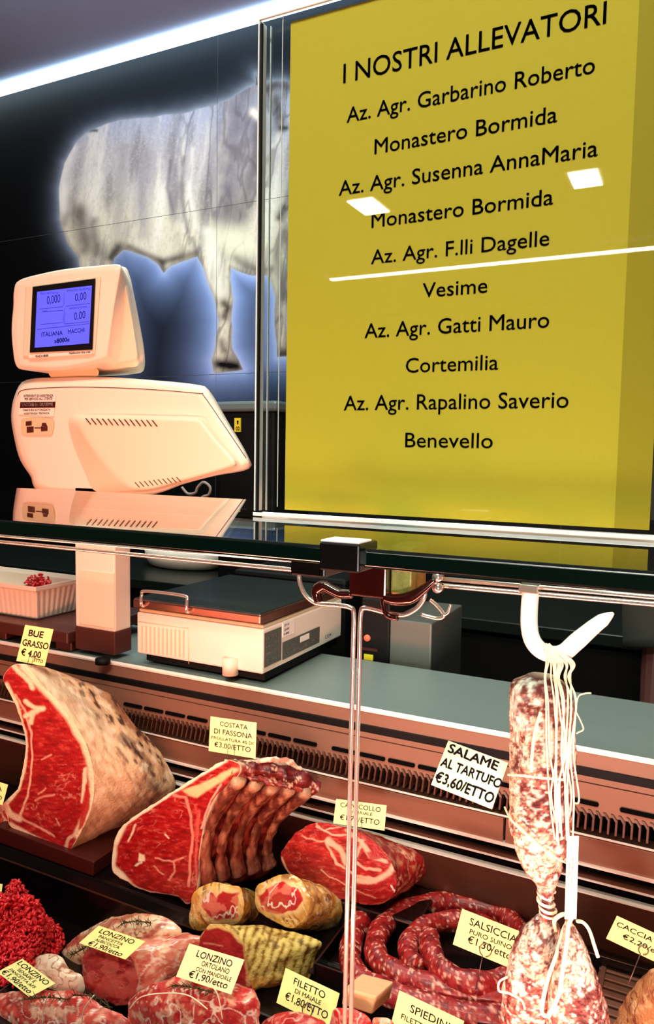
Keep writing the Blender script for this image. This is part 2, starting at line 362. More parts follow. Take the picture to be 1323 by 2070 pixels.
for i in range(len(TX) - 1):
    for j in range(len(TZ) - 1):
        x0, x1, z0, z1 = TX[i] + .0008, TX[i + 1] - .0008, TZ[j] + .0008, TZ[j + 1] - (.0008 if j < 4 else 0)
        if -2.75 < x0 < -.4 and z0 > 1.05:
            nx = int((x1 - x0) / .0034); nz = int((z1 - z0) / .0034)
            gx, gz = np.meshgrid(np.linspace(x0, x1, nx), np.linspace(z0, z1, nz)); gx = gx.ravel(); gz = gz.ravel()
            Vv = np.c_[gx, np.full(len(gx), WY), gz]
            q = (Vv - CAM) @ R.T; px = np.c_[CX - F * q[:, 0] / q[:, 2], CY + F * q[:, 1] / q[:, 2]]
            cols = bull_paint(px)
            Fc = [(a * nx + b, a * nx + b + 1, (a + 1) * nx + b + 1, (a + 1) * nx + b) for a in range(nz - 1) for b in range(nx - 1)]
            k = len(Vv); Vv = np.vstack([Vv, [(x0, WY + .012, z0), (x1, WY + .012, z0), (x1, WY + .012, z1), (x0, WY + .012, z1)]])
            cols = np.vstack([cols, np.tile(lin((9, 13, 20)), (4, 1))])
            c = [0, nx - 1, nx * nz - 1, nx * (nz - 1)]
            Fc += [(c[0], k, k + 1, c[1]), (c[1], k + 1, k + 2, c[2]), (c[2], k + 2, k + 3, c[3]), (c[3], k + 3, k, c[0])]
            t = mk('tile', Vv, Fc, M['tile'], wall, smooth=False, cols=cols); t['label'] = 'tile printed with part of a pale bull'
        else:
            box('tile', x0, x1, WY, WY + .012, z0, z1, M['tile_plain'], wall, bev=0)
struct(box('ceiling', -4.6, 3.0, -6.5, 2.3, CZ, CZ + .05, M['ceiling'], bev=0))
struct(box('floor', -4.6, 3.0, -6.5, 2.3, -.05, 0, M['floor'], bev=0))
struct(box('wall_left', -4.65, -4.6, -6.5, 2.3, 0, CZ, M['plaster'], bev=0))
struct(box('wall_right', 3.0, 3.05, -6.5, 2.3, 0, CZ, M['plaster'], bev=0))
struct(box('wall_front', -4.6, 3.0, -6.6, -6.5, 0, CZ, M['plaster'], bev=0))
tag(box('light_strip', -4.4, 1.9, Zm and WY - .062, WY - .004, CZ - .016, CZ - .0005, M['led'], bev=0), 'glowing white cove light strip where the ceiling meets the bull wall', 'light')

# lamps behind the viewer, seen mirrored in the sign holder
SY = .3912                                                # plane of the sign sheet
def mirror_hit(u, v, z, yp):
    d = R.T @ dirc(u, v); P0 = CAM + d * yp / d[1]; d2 = d * np.array([1, -1, 1]); return P0 + d2 * (z - P0[2]) / d2[2]
for lab, quad in [('left rectangular ceiling lamp mirrored on the sign near its left margin', [(703, 406), (768, 402), (781, 428), (722, 430)]),
                  ('right rectangular ceiling lamp mirrored on the sign near its right margin', [(1140, 350), (1212, 345), (1232, 370), (1150, 377)])]:
    q = np.array([mirror_hit(u, v, CZ - .03, SY - .012) for u, v in quad])
    hx = (q[:, 0].max() - q[:, 0].min()) * .36; hy = (q[:, 1].max() - q[:, 1].min()) * .5; c = q.mean(0)
    t = empty('ceiling_lamp', (c[0], c[1], CZ - .03), lab, 'lamp', 'ceiling lamps over the customers')
    box('lamp_housing', c[0] - hx - .02, c[0] + hx + .02, c[1] - hy - .02, c[1] + hy + .02, CZ - .024, CZ - .001, M['white'], t)
    box('diffuser', c[0] - hx, c[0] + hx, c[1] - hy, c[1] + hy, CZ - .032, CZ - .022, M['lamp'], t, bev=0)
a = mirror_hit(668, 566, CZ - .04, SY - .012); b = mirror_hit(1323, 511, CZ - .04, SY - .012)
t = empty('tube_lamp', (a[0] + 1.2, a[1], CZ - .04), 'long thin ceiling tube lamp mirrored as a bright line across the sign', 'lamp')
box('lamp_housing', a[0], min(a[0] + 3.2, 2.9), a[1] - .04, a[1] + .04, CZ - .03, CZ - .001, M['white'], t)
box('diffuser', a[0], min(a[0] + 3.2, 2.9), a[1] - .028, a[1] + .028, CZ - .042, CZ - .028, M['tube'], t)

# ================================================================== COUNTER
X0, X1 = -2.3, .45
DZ = 1.03
case = empty('display_counter', (-.9, .9, 0), 'long refrigerated meat display counter with steel deck and bronze vent panels', 'counter')
box('deck', X0, X1, .976, 1.21, DZ - .018, DZ, M['steel'], case, bev=.003)
prism_x('deck_edge', [(.976, DZ + .0015), (.971, DZ - .001), (.971, DZ - .004), (.978, DZ - .004)], X0, X1, M['edge'], case)
yg = .957; zg_ = Zm(.2017, yg); ys = .942; zs = Zm(.2192, ys)
prism_x('upper_panel', [(.973, DZ - .003), (yg, zg_), (yg + .02, zg_), (.99, DZ - .004)], X0, X1, M['bronze'], case)
prism_x('vent_panel', [(yg - .001, zg_ - .0012), (ys, zs), (ys + .008, zs), (yg + .008, zg_ - .0012)], X0, X1, M['bronze'], case)
prism_x('groove', [(yg + .002, zg_ + .001), (yg + .002, zg_ - .006), (yg + .02, zg_ - .006), (yg + .02, zg_ + .001)], X0, X1, M['bronze_dark'], case)
ym = yg + (ys - yg) * .80; zc = Zm(.2160, ym); nrm = np.array([0, zs - zg_, -(ys - yg)]); nrm = unit(np.array([0, -(zg_ - zs), (yg - ys)])) 
sl = unit(np.array([0, ys - yg, zs - zg_])); x = -2.2; k = 0; slotmesh = None
nrm = np.cross(sl, np.array([1., 0, 0])); nrm = nrm if nrm[1] < 0 else -nrm
cpt = np.array([0, yg - .003, zg_ - .003]) + sl * (np.linalg.norm([ys - yg, zs - zg_]) * .56)
while x < .3:
    L = .040; r = .0030; pts = []
    for q in range(16):
        a = 2 * math.pi * q / 16; cxx = L / 2 - r if math.cos(a) > 0 else -L / 2 + r
        pts.append((cxx + r * math.cos(a), r * math.sin(a)))
    for off in (0,):
        Vv = [np.array([x, 0, 0]) + cpt + np.array([px_, 0, 0]) + sl * py_ + nrm * h for h in (.0004, .0010) for px_, py_ in pts]
        Fc = [tuple(range(16, 32)), tuple(range(16))[::-1]] + [(i, (i + 1) % 16, 16 + (i + 1) % 16, 16 + i) for i in range(16)]
        mk('vent_slot', Vv, Fc, M['slot'], case, smooth=False)
    k += 1; x += .044 if k % 4 else .064
box('grille_back', X0, X1, ys + .012, ys + .02, .93, zs, M['slot'], case, bev=0)
geo = []; x = X0 + .05; zr = Zm(.2323, .925)
while x < .35:
    Vv = [(xx, yy, zz) for xx in (x, x + .0024) for yy, zz in ((ys - .004, zs), (ys + .012, zs), (ys - .010, zr + .004), (ys + .012, zr + .004))]
    geo.append((np.array(Vv), BF))
    Vv = [(xx + sh, yy, zz) for xx in (x, x + .003) for yy, zz, sh in ((ys - .001, zs + .0045, -.006), (ys + .003, zs + .0045, -.006), (ys - .006, zs - .002, 0), (ys - .002, zs - .002, 0))]
    geo.append((np.array(Vv), BF)); x += .0088
Vv, Fc = join(geo); stuff(mk('grille_fins', Vv, Fc, M['bronze_dark'], case, smooth=False))
ya = .925
def strip(name, m, Y, h, t, mt): z = Zm(m, Y); return prism_x(name, [(Y, z), (Y, z - h), (Y + t, z - h), (Y + t, z)], X0, X1, mt, case)
strip('rail_edge', .2318, ya - .002, .0018, .002, M['edge']); strip('recess_floor', .2324, ya, .002, .025, M['bronze_dark'])
z1 = Zm(.2323, ya); z2 = Zm(.2488, ya)
for xa, xb in [(-2.3, -1.62), (-1.617, -.905), (-.902, -.2), (-.197, .45)]: box('lower_panel', xa, xb, ya, ya + .01, z2, z1 - .002, M['bronze'], case, bev=.001)
strip('rail_edge', .2488, ya - .004, .0028, .01, M['edge'])
strip('shadow_gap', .2505, ya + .006, .012, .004, M['slot'])
strip('rail_bar', .2548, ya - .004, .005, .01, M['bronze_dark'])
strip('rail_edge', .2573, ya - .006, .0018, .01, M['edge'])
strip('shadow_gap', .2590, ya + .006, .016, .004, M['slot'])
strip('rail_edge', .2650, ya - .009, .0016, .012, M['edge'])
zf = .78; zl = .70; yf = .62 / .797
prism_x('back_liner', [(ya - .007, Zm(.2655, ya - .009)), (.935, zf), (.94, zf), (ya + .02, Zm(.2655, ya))], X0, X1, M['bronze_dark'], case)
box('upper_shelf', X0, X1, yf, .94, zf - .012, zf, M['black'], case, bev=.002)
prism_x('shelf_lip', [(yf - .003, zf + .002), (yf - .006, zf - .001), (yf - .012, zf - .013), (yf - .006, zf - .016), (yf, zf - .003)], X0, X1, M['black'], case, bev=.0012)
prism_x('lip_trim', [(yf - .0125, zf - .012), (yf - .0125, zf - .014), (yf - .008, zf - .014), (yf - .008, zf - .012)], X0, X1, M['bronze_dark'], case)
box('riser', X0, X1, yf - .004, yf + .01, zl - .01, zf - .012, M['black'], case, bev=0)
box('lower_shelf', X0, X1, .15, yf, zl - .015, zl, M['black'], case, bev=.002)
box('base_cabinet', X0, X1, .15, 1.2, .08, zl - .016, M['bronze_dark'], case, bev=.003)
box('rear_panel', X0, X1, .96, 1.2, zl - .016, DZ - .02, M['blackm'], case, bev=0)
# slotted floor at the right end
xg0 = atZ(1205, 2000, zf)[0]
fg = empty('floor_grille', (xg0 + .15, .84, zf), 'slotted bronze floor grille on the shelf behind the hanging salami, by the caciatori', 'grille')
BASE[fg.name] = np.array([xg0 + .15, .84, zf])
for k in range(9): box('slat', xg0, xg0 + .4, .795 + k * .0145, .805 + k * .0145, zf + .001, zf + .006, M['bronze'], fg, bev=.001)
for k in range(4): box('cross_bar', xg0 + .002 + k * .13, xg0 + .008 + k * .13, .79, .925, zf + .0055, zf + .008, M['bronze'], fg, bev=.001)

# ================================================================== GLASS SHELF
GZ = 1.4 - .0393; GY0 = .0393 / drop(.0788, 1.0); GY1 = .0393 / drop(.0505, 1.0); print('glass', GY0, GY1); GX0, GX1 = -1.6, .35
gs = empty('glass_shelf', ((GX0 + GX1) / 2, GY0, GZ - .008), 'thick green-edged glass shelf on top of the counter carrying the yellow sign', 'shelf')
for nm, z in (('glass_top', GZ), ):
    mk(nm, [(GX0, GY0 + .0012, z), (GX1, GY0 + .0012, z), (GX1, GY1, z), (GX0, GY1, z)], [(0, 1, 2, 3)], M['glass'], gs, smooth=False)
mk('glass_underside', [(GX0, GY0 + .002, GZ - .0082), (GX1, GY0 + .002, GZ - .0082), (GX1, GY1, GZ - .0082), (GX0, GY1, GZ - .0082)], [(3, 2, 1, 0)], M['glass'], gs, smooth=False)
prism_x('front_edge', [(GY0 + .0012, GZ), (GY0, GZ - .0013), (GY0, GZ - .0070), (GY0 + .0012, GZ - .0082), (GY0 + .0035, GZ - .0079), (GY0 + .0035, GZ - .0005)], GX0, GX1, M['glassedge'], gs, bev=.0003)
box('rear_edge', GX0, GX1, GY1 - .001, GY1, GZ - .0080, GZ - .0004, M['glassedge'], gs, bev=0)

# sign holder and sheet
xl = atY(529, 560, SY)[0] - .001; xr = .012; zt = 1.6472 + .004; zb = GZ + .0005
sh = empty('sign_holder', ((xl + xr) / 2, SY, zb), 'clear acrylic sign holder standing on the glass shelf around the mustard sheet', 'sign holder')
box('front_panel', xl, xr, SY - .0045, SY - .0030, zb + .003, zt, M['acrylic'], sh, bev=0)
box('back_panel', xl, xr, SY + .0030, SY + .0042, zb + .003, zt, M['acrylic'], sh, bev=0)
for k, (dx, w, dy) in enumerate([(0, .0009, -.0048), (.0032, .0006, .0035)]): box('side_edge', xl + dx, xl + dx + w, SY + dy, SY + dy + .0016, zb + .003, zt, M['acryledge'], sh, bev=.0002)
box('side_wall', xl + .0004, xl + .0012, SY - .003, SY + .003, zb + .003, zt, M['acryledge'], sh, bev=0)
box('dark_edge', xl + .0013, xl + .0026, SY - .0044, SY - .0030, zb + .003, zt - .002, M['blackm'], sh, bev=0)
box('top_edge', xl, xr, SY - .0046, SY - .0030, zt, zt + .0008, M['acryledge'], sh, bev=.0002)
box('inner_seam', xl + .0150, xl + .0154, SY - .0024, SY - .0020, zb + .006, zt, M['acryledge'], sh, bev=0)
box('foot_edge', xl, xr, SY - .0060, SY - .0048, zb, zb + .0022, M['acryledge'], sh, bev=.0003)
box('foot_edge', xl, xr, SY + .0048, SY + .0056, zb, zb + .0016, M['acryledge'], sh, bev=.0003)
pl = atY(571, 900, SY)[0]; pr = atY(1314, 1060, SY)[0]; pz0 = 1.3655; pz1 = 1.6478
pl = -.2232
page = box('sign_sheet', pl, pr, SY - .0003, SY + .0003, pz0, pz1, M['paper'], bev=0)
tag(page, 'mustard yellow sheet listing the cattle breeders in black print, inside the acrylic holder', 'sign')
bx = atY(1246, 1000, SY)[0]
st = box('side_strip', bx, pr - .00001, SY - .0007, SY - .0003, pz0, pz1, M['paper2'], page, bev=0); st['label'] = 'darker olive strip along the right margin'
for s, a, b, h in [('I NOSTRI ALLEVATORI', (695, 166), (1226, 52), 41), ('Az. Agr. Garbarino Roberto', (702, 243), (1203, 155), 32), ('Monastero Bormida', (758, 309), (1127, 251), 32),
                   ('Az. Agr. Susenna AnnaMaria', (686, 391), (1209, 322), 31), ('Monastero Bormida', (752, 458), (1119, 417), 31), ('Az. Agr. F.lli Dagelle', (751, 532), (1111, 499), 30),
                   ('Vesime', (855, 601), (986, 593), 31), ('Az. Agr. Gatti Mauro', (738, 682), (1111, 664), 31), ('Cortemilia', (821, 753), (1008, 748), 31),
                   ('Az. Agr. Rapalino Saverio', (696, 829), (1150, 825), 31), ('Benevello', (820, 904), (997, 906), 31)]:
    A = atY(*a, SY); B = atY(*b, SY); A2 = atY(a[0], a[1] - h, SY); B = np.array([B[0], SY, A[2] * .5 + B[2] * .5]); A = np.array([A[0], SY, B[2]])
    t = write(page, s, A, B - A, np.array([0, 0, A2[2] - atY(*a, SY)[2]]), np.array([0, -1., 0]), M['ink'], .004, off=.0005)

# ================================================================== RAILS, BRACKET, HOOK
RY = .372
def pt(u, v, Y=RY): return atY(u, v, Y)
lr = empty('hanging_rail', pt(300, 1120), 'chrome rail under the glass left of the bracket, bending down into the upright rod', 'rail')
tube('upper_rod', [pt(-700, 1024), pt(0, 1083), pt(727, 1145)], .0011, M['chrome'], lr)
P = [pt(-700, 1026 + 4), pt(0, 1095), pt(300, 1124), pt(590, 1151)]
P = np.vstack([P[:3], crom([pt(585, 1151), pt(603, 1157), pt(607, 1178), pt(618, 1202), pt(640, 1219), pt(680, 1223), pt(708, 1228), pt(716, 1240), pt(715, 1300)], 6), [pt(703, 1800), pt(696, 2120)]])
tube('bent_rod', P, .00135, M['chrome'], lr)
rr = empty('hanging_rail', pt(1100, 1190), 'chrome rail under the glass right of the bracket, carrying the meat hook', 'rail')
tube('upper_rod', [pt(895, 1170), pt(1323, 1207), pt(1900, 1259)], .0012, M['chrome'], rr)
P = np.vstack([[pt(1900, 1276), pt(1323, 1221), pt(1000, 1193)], crom([pt(880, 1182), pt(865, 1181), pt(860, 1192), pt(857, 1210), pt(842, 1230), pt(815, 1243), pt(780, 1238), pt(740, 1229), pt(730, 1240), pt(728, 1300)], 6), [pt(716, 1800), pt(709, 2120)]])
tube('bent_rod', P, .00135, M['chrome'], rr)
br = empty('shelf_bracket', pt(740, 1200, .36), 'black clamp bracket gripping the glass edge above the upright rod', 'bracket')
a = atY(648, 1090, GY0 - .003); b = atY(728, 1150, GY0 - .003)
box('clamp_jaw', a[0], b[0], GY0 - .004, GY0 + .016, GZ - .0100, GZ + .002, M['clampm'], br, bev=.0008)
box('clamp_highlight', a[0] + .0003, b[0] - .0003, GY0 - .0035, GY0 + .010, GZ + .002, GZ + .0030, M['hook'], br, bev=.0006)  # white plate painted in for the highlight on the black clamp
a = atY(706, 1150, .36); b = atY(780, 1212, .36)
box('clamp_arm', a[0] + .002, b[0] - .002, GY0 + .010, .362, GZ - .016, GZ - .0086, M['clampm'], br, bev=.0008)
box('arm_block', a[0], b[0], .36, .395, b[2], GZ - .0084, M['redblack'], br, bev=.001)
box('lit_side', b[0] + .0002, b[0] + .012, .366, .39, b[2] + .002, GZ - .0086, M['lit_gold'], br, bev=.001)  # gold block paints the light caught by the bracket's side face
def Q(pts, Y): return crom([pt(u, v, Y) for u, v in pts], 6)
tube('left_arm', Q([(645, 1218), (640, 1195), (655, 1184), (672, 1192), (690, 1200), (712, 1200)], .362), np.interp(np.linspace(0, 1, 31), [0, .3, 1], [.0024, .0032, .0026]), M['redblack'], br)
tube('right_arm', Q([(778, 1208), (800, 1212), (830, 1208), (858, 1190), (880, 1172)], .362), np.interp(np.linspace(0, 1, 25), [0, .5, 1], [.0024, .0038, .0012]), M['redblack'], br)
tube('lower_clip', Q([(775, 1205), (777, 1225), (784, 1244), (805, 1250)], .364), .0016, M['redblack'], br)
tube('loop_wire', Q([(870, 1212), (885, 1225), (898, 1243), (885, 1250), (852, 1242)], .366), .0010, M['chrome'], br)
tube('loop_wire', Q([(898, 1243), (906, 1238), (912, 1222)], .366), .0008, M['chrome'], br)
for v in (1166, 1188):
    c = pt(886, v, .366); tube('screw', [c + np.array([0, -.002, 0]), c + np.array([0, .003, 0])], .0026, M['chrome'], br, nr=16)
HY = .372
hp = [pt(1074, 1193, HY), pt(1071, 1230, HY), pt(1071, 1268, HY), pt(1078, 1296, HY), pt(1095, 1315, HY), pt(1120, 1323, HY), pt(1142, 1318, HY), pt(1165, 1298, HY), pt(1205, 1264, HY), pt(1241, 1239, HY)]
hp = crom(hp, 8); hr = np.interp(np.linspace(0, 1, len(hp)), [0, .8, .93, 1], [.0042, .0042, .0032, .0006])
hk = empty('meat_hook', pt(1072, 1200, HY), 'thick bright steel meat hook hanging from the rail, pointing up to the right', 'hook')
tube('hook_rod', hp, hr, M['hook'], hk, nr=20)
a = pt(1072, 1189, HY)
box('rail_clip', a[0] - .0048, a[0] + .0048, HY - .0045, HY + .004, a[2] - .002, a[2] + .0022, M['chrome'], hk, bev=.0006)

# ================================================================== SALAMI
def sal_paint(seed, light=.5):
    def f(UV, T, ang, V, Cp):
        n = fbm(V, 260, 4, seed); n2 = fbm(V, 60, 3, seed + 3); r = ridge(V, 150, 4, seed + 8); r2 = ridge(V, 420, 3, seed + 5)
        c = np.tile(lin((226, 192, 166)), (len(V), 1))
        dark = sst(.47, .58, n2 * .75 + n * .25)
        c = mix(c, (150, 70, 58), .85 * dark); c = mix(c, (92, 26, 24), .9 * dark * sst(.45, .6, n))
        c = mix(c, (110, 30, 28), .85 * sst(.86, .96, r)); c = mix(c, (90, 20, 20), .7 * sst(.86, .97, r2))
        c = mix(c, (255, 250, 238), .55 * sst(.56, .7, fbm(V, 110, 4, seed + 21))); q = fbm(V, 520, 3, seed + 33); c = mix(c, (86, 20, 20), .75 * sst(.56, .7, q) * sst(.35, .6, n2)); c = mix(c, (255, 248, 236), .6 * sst(.44, .3, q))
        return c
    return f
def salami(name, prof, Y, label, seed, light, parent_group=None, lean=0.0, dep=1.0):
    pr = np.array(prof, float); yy = np.linspace(pr[0, 0], pr[-1, 0], 230); L = np.interp(yy, pr[:, 0], pr[:, 1]); Rr = np.interp(yy, pr[:, 0], pr[:, 2])
    ker = np.ones(9) / 9; pad = lambda a: np.convolve(np.pad(a, 4, 'edge'), ker, 'valid'); L, Rr = pad(L), pad(Rr)
    n = 110; V = []; 
    for v, l, r in zip(yy, L, Rr):
        c = atY((l + r) / 2, v, Y); a = atY(l, v, Y); b = atY(r, v, Y); rad = abs(b[0] - a[0]) / 2 * .93
        for k in range(n):
            t = 2 * math.pi * k / n; V.append(c + np.array([math.cos(t) * rad, math.sin(t) * rad * dep, 0]))
    V = np.array(V); N = V - np.repeat(V.reshape(-1, n, 3).mean(1), n, 0); N /= np.linalg.norm(N, axis=1)[:, None] + 1e-9
    V = V + N * ((fbm(V * np.array([1, 1, .5]), 130, 4, seed) - .5) * .0042 + (ridge(V, 90, 3, seed + 1) - .7) * .0012)[:, None]
    m_ = len(yy); Fc = [(i * n + k, (i + 1) * n + k, (i + 1) * n + (k + 1) % n, i * n + (k + 1) % n) for i in range(m_ - 1) for k in range(n)]
    Fc += [tuple(range(n)), tuple((m_ - 1) * n + k for k in range(n))[::-1]]
    Fc = [f[::-1] for f in Fc]
    o = mk(name, V, Fc, M['salami'], cols=sal_paint(seed, light)(None, None, None, V, None))
    return tag(o, label, 'salami', 'salamis hanging from the hook')
s1 = salami('salami', [(1366, 1078, 1112), (1372, 1048, 1140), (1386, 1033, 1155), (1420, 1027, 1163), (1500, 1028, 1166), (1560, 1026, 1166), (1640, 1023, 1163), (1690, 1027, 1156), (1730, 1040, 1148), (1765, 1062, 1137), (1795, 1088, 1124), (1812, 1094, 1118), (1850, 1094, 1118), (1858, 1098, 1112)], .392, 'topmost long white-moulded salami wrapped in hanging twine, behind the salame card', 11, .6)
s2 = salami('salami', [(1846, 1096, 1116), (1862, 1078, 1128), (1880, 1054, 1136), (1915, 1036, 1146), (1960, 1024, 1150), (2010, 1012, 1146), (2070, 1012, 1142), (2180, 1016, 1140), (2260, 1040, 1120), (2280, 1070, 1090)], .396, 'lower left salami of the hanging bunch, tied under the top one', 31, .8)
s3 = salami('salami', [(1860, 1140, 1158), (1880, 1136, 1170), (1920, 1124, 1192), (1970, 1112, 1212), (2030, 1104, 1232), (2090, 1098, 1243), (2200, 1110, 1244), (2290, 1140, 1220), (2310, 1160, 1190)], .374, 'lower right pale salami of the hanging bunch, nearest the right edge', 51, .1)
tw = stuff(mk('twine_loops', *join([tube_geo(crom([pt(1100 + random.uniform(-6, 30), 1322 + random.uniform(-22, -12), HY - .005), pt(1105 + i * 4.6, 1338, HY - .004), pt(1103 + i * 4.5 + random.uniform(-6, 6), 1370, .378), pt(1108 + i * 4.8 + random.uniform(-5, 5), 1420, .3735), pt(1112 + i * 4.3 + random.uniform(-7, 7), 1520, .3725), pt(1114 + i * 4.2 + random.uniform(-9, 9), 1600 + random.uniform(-20, 20), .3735), pt(1118 + i * 3.7 + random.uniform(-7, 7), 1680 + random.uniform(-60, 40), .377)], 8), .00042 + .00012 * random.random(), 6) for i in range(13)]), M['twine']))
tag(tw, 'bundle of loose cream twine hanging from the hook over the top salami', 'twine')
def wound(name, pts, Y, parent, r=.0006): return tube(name, crom([pt(u, v, Y if np.isscalar(Y) else Y[i]) for i, (u, v) in enumerate(pts)], 10), r, M['twine'], parent, nr=6)
wound('twine_wrap', [(1028, 1566), (1045, 1567), (1100, 1573), (1140, 1576)], [.385, .374, .3715, .374], s1)
wound('twine_wrap', [(1021, 1632), (1035, 1658), (1070, 1690), (1110, 1725), (1145, 1744)], [.388, .377, .3745, .376, .384], s1)
wound('twine_wrap', [(1094, 1440), (1082, 1480), (1076, 1530), (1075, 1560)], [.3715, .3705, .371, .3715], s1, .0009)
hx = np.linspace(0, 1, 70); hc = np.array([pt(1106, 1800 + 50 * t_, .392) for t_ in hx])
tube('twine_knot', hc + np.c_[np.cos(hx * 8 * math.pi), np.sin(hx * 8 * math.pi), 0 * hx] * (.0040 + .0008 * np.sin(hx * 19))[:, None], .0008, M['twine'], s1, nr=6)
wound('loose_thread', [(1165, 1430), (1170, 1408), (1182, 1402), (1196, 1401)], .386, s1, .0004)
wound('loose_thread', [(1166, 1440), (1180, 1472), (1170, 1480), (1166, 1483)], .384, s1, .0004)
wound('twine_wrap', [(1026, 1975), (1010, 1985), (1010, 2003), (1030, 2008), (1055, 2022), (1062, 2040)], [.386, .380, .380, .378, .376, .376], s2)
wound('twine_wrap', [(1125, 1880), (1122, 1860), (1140, 1848), (1152, 1856), (1140, 1880), (1126, 1930), (1108, 1980), (1096, 2040), (1105, 2055)], [.384, .38, .376, .374, .374, .37, .368, .368, .368], s3, .0011)
wound('twine_wrap', [(1168, 1862), (1180, 1865), (1192, 1880), (1202, 1910), (1210, 1935)], [.374, .370, .368, .364, .363], s3, .0009)
wound('twine_wrap', [(1160, 1850), (1150, 1870), (1146, 1910), (1138, 1960), (1130, 2010), (1108, 2056)], [.374, .368, .362, .358, .355, .354], s3, .0011)
lab = hexa('paper_tag', [pt(1147, 1690, .378), pt(1171, 1690, .378), pt(1166, 1858, .370), pt(1142, 1858, .370), pt(1147, 1690, .3786), pt(1171, 1690, .3786), pt(1166, 1858, .3706), pt(1142, 1858, .3706)], M['whitep'], bev=0)
tag(lab, 'narrow white paper tag hanging along the right of the top salami', 'tag')
for k in range(2):
    A = pt(1152 + 7 * k, 1806 - 12 * k, .3722); B = pt(1155 + 7 * k, 1742 - 12 * k, .3755); write(lab, 'prodotto artigianale', A, B - A, pt(1147, 1700, .375) - pt(1152, 1700, .375), np.array([0, -1., 0]), M['inkc'], 0, off=.0016)

# ================================================================== CARDS
def card(pts, Y, lines, label, mt='card', pin=True, ink='inkc', dY=.018, name='price_card', loop=False, bold=.006):
    TL, TR, BR, BL = [atY(u, v, Y + (dY if i in (0, 1) else 0)) for i, (u, v) in enumerate(pts)]
    BR = TR + BL - TL
    n = np.cross(TR - TL, BL - TL); n = unit(n); n = n if n @ (CAM - TL) > 0 else -n; th = .0006
    base = (BL + BR) / 2
    c = empty(name, base, label, 'price card', 'price cards')
    hexa('card_sheet', [TL, TR, BR, BL, TL - n * th, TR - n * th, BR - n * th, BL - n * th], M[mt], c, bev=0)
    for s, x0, x1, yb, h in lines:                      # fractions of the card: left, right, baseline, capital height
        A = TL + (TR - TL) * x0 + (BL - TL) * yb; A2 = TL + (TR - TL) * x1 + (BL - TL) * yb
        write(c, s, A, A2 - A, (TL - BL) * h, n, M[ink], bold, wob=.03)
    if pin:
        for k in ((.42, .56) if not loop else (.55,)):
            a = BL + (BR - BL) * k
            if loop:
                w = (TR - TL); r = .17 * np.linalg.norm(TL - BL); u = unit(w); v = unit(TL - BL); cc = a + v * r * 1.15 + n * .0012
                pts_ = [cc + r * (math.cos(t) * u + math.sin(t) * v) for t in np.linspace(-math.pi * .42, math.pi * 1.42, 22)]
                tube('wire_pin', np.vstack([pts_, [a - v * .03]]), .0005, M['wire'], c, nr=6)
            else: tube('wire_pin', [a + (TL - BL) * .25 + n * .0008, a + (BL - TL) * .25, a + (BL - TL) * .45], .0004, M['wire'], c, nr=6)
    return c
card([(51, 1263), (108, 1272), (91, 1348), (33, 1336)], .80, [('BUE', .2, .72, .28, .18), ('GRASSO', .06, .98, .56, .18), ('€ 4,00', .1, .8, .82, .18), ('ETTO', .6, .92, .93, .09)], 'yellow hand-lettered card reading BUE GRASSO on top of the big fat-covered roast', bold=.02)
card([(426, 1448), (519, 1461), (513, 1533), (422, 1518)], .80, [('COSTATA', .22, .82, .24, .14), ('DI FASSONA', .1, .92, .47, .15), ('FROLLATURA 45 DI\'', .05, .97, .64, .09), ('€3,00/ETTO', .12, .9, .85, .15)], 'yellow card reading COSTATA DI FASSONA behind the rib roast')
card([(907, 1497), (1028, 1542), (1000, 1643), (872, 1586)], .42, [('SALAME', .05, .88, .24, .2), ('AL TARTUFO', .02, 1.02, .56, .2), ('€3,60/ETTO', .02, .98, .90, .22)], 'yellow hand-lettered card, paled by painted glare, reading SALAME AL TARTUFO left of the hanging salami', 'card_glare', pin=False, bold=.03)
card([(680, 1615), (782, 1628), (776, 1683), (674, 1664)], .83, [('CAPOCOLLO', .1, .9, .30, .2), ('DI MAIALE', .28, .75, .5, .13), ('€1,70/ETTO', .12, .9, .82, .22)], 'yellow card reading CAPOCOLLO DI MAIALE behind the upright rod')
card([(935, 1837), (1050, 1882), (1034, 1960), (916, 1909)], .72, [('SALSICCIA', .18, 1.0, .33, .2), ('PURO SUINO', .22, .95, .55, .13), ('€1,30/etto', .22, .98, .80, .2)], 'yellow card reading SALSICCIA PURO SUINO over the sausage coil', loop=True)
card([(1248, 1851), (1378, 1911), (1356, 1972), (1226, 1897)], .74, [('CACCIATORI', .05, .95, .38, .2), ('€2,20/etto', .2, .9, .72, .2)], 'yellow card reading CACCIATORI at the right edge', loop=True)
card([(578, 1957), (687, 2008), (668, 2078), (559, 2027)], .66, [('FILETTO', .2, .78, .32, .2), ('DI MAIALE', .26, .74, .52, .13), ('€1,80/ETTO', .12, .9, .80, .22)], 'yellow card reading FILETTO DI MAIALE left of the upright rod, low down', loop=True)
card([(808, 2002), (939, 2064), (922, 2135), (790, 2073)], .63, [('SPIEDINI', .22, .82, .42, .22), ('FILETTO MAIALE', .12, .95, .70, .15), ('E SALSICCIA', .3, .8, .92, .15)], 'yellow card reading SPIEDINI at the bottom edge')
card([(200, 1871), (294, 1903), (258, 1936), (160, 1906)], .645, [('LONZINO', .12, .85, .3, .22), ('PANCETTA', .2, .72, .5, .13), ('ALBICOCCA', .2, .72, .68, .13), ('€1,90/etto', .15, .88, .95, .22)], 'yellow card reading LONZINO PANCETTA ALBICOCCA on the striped pork roll', pin=False)
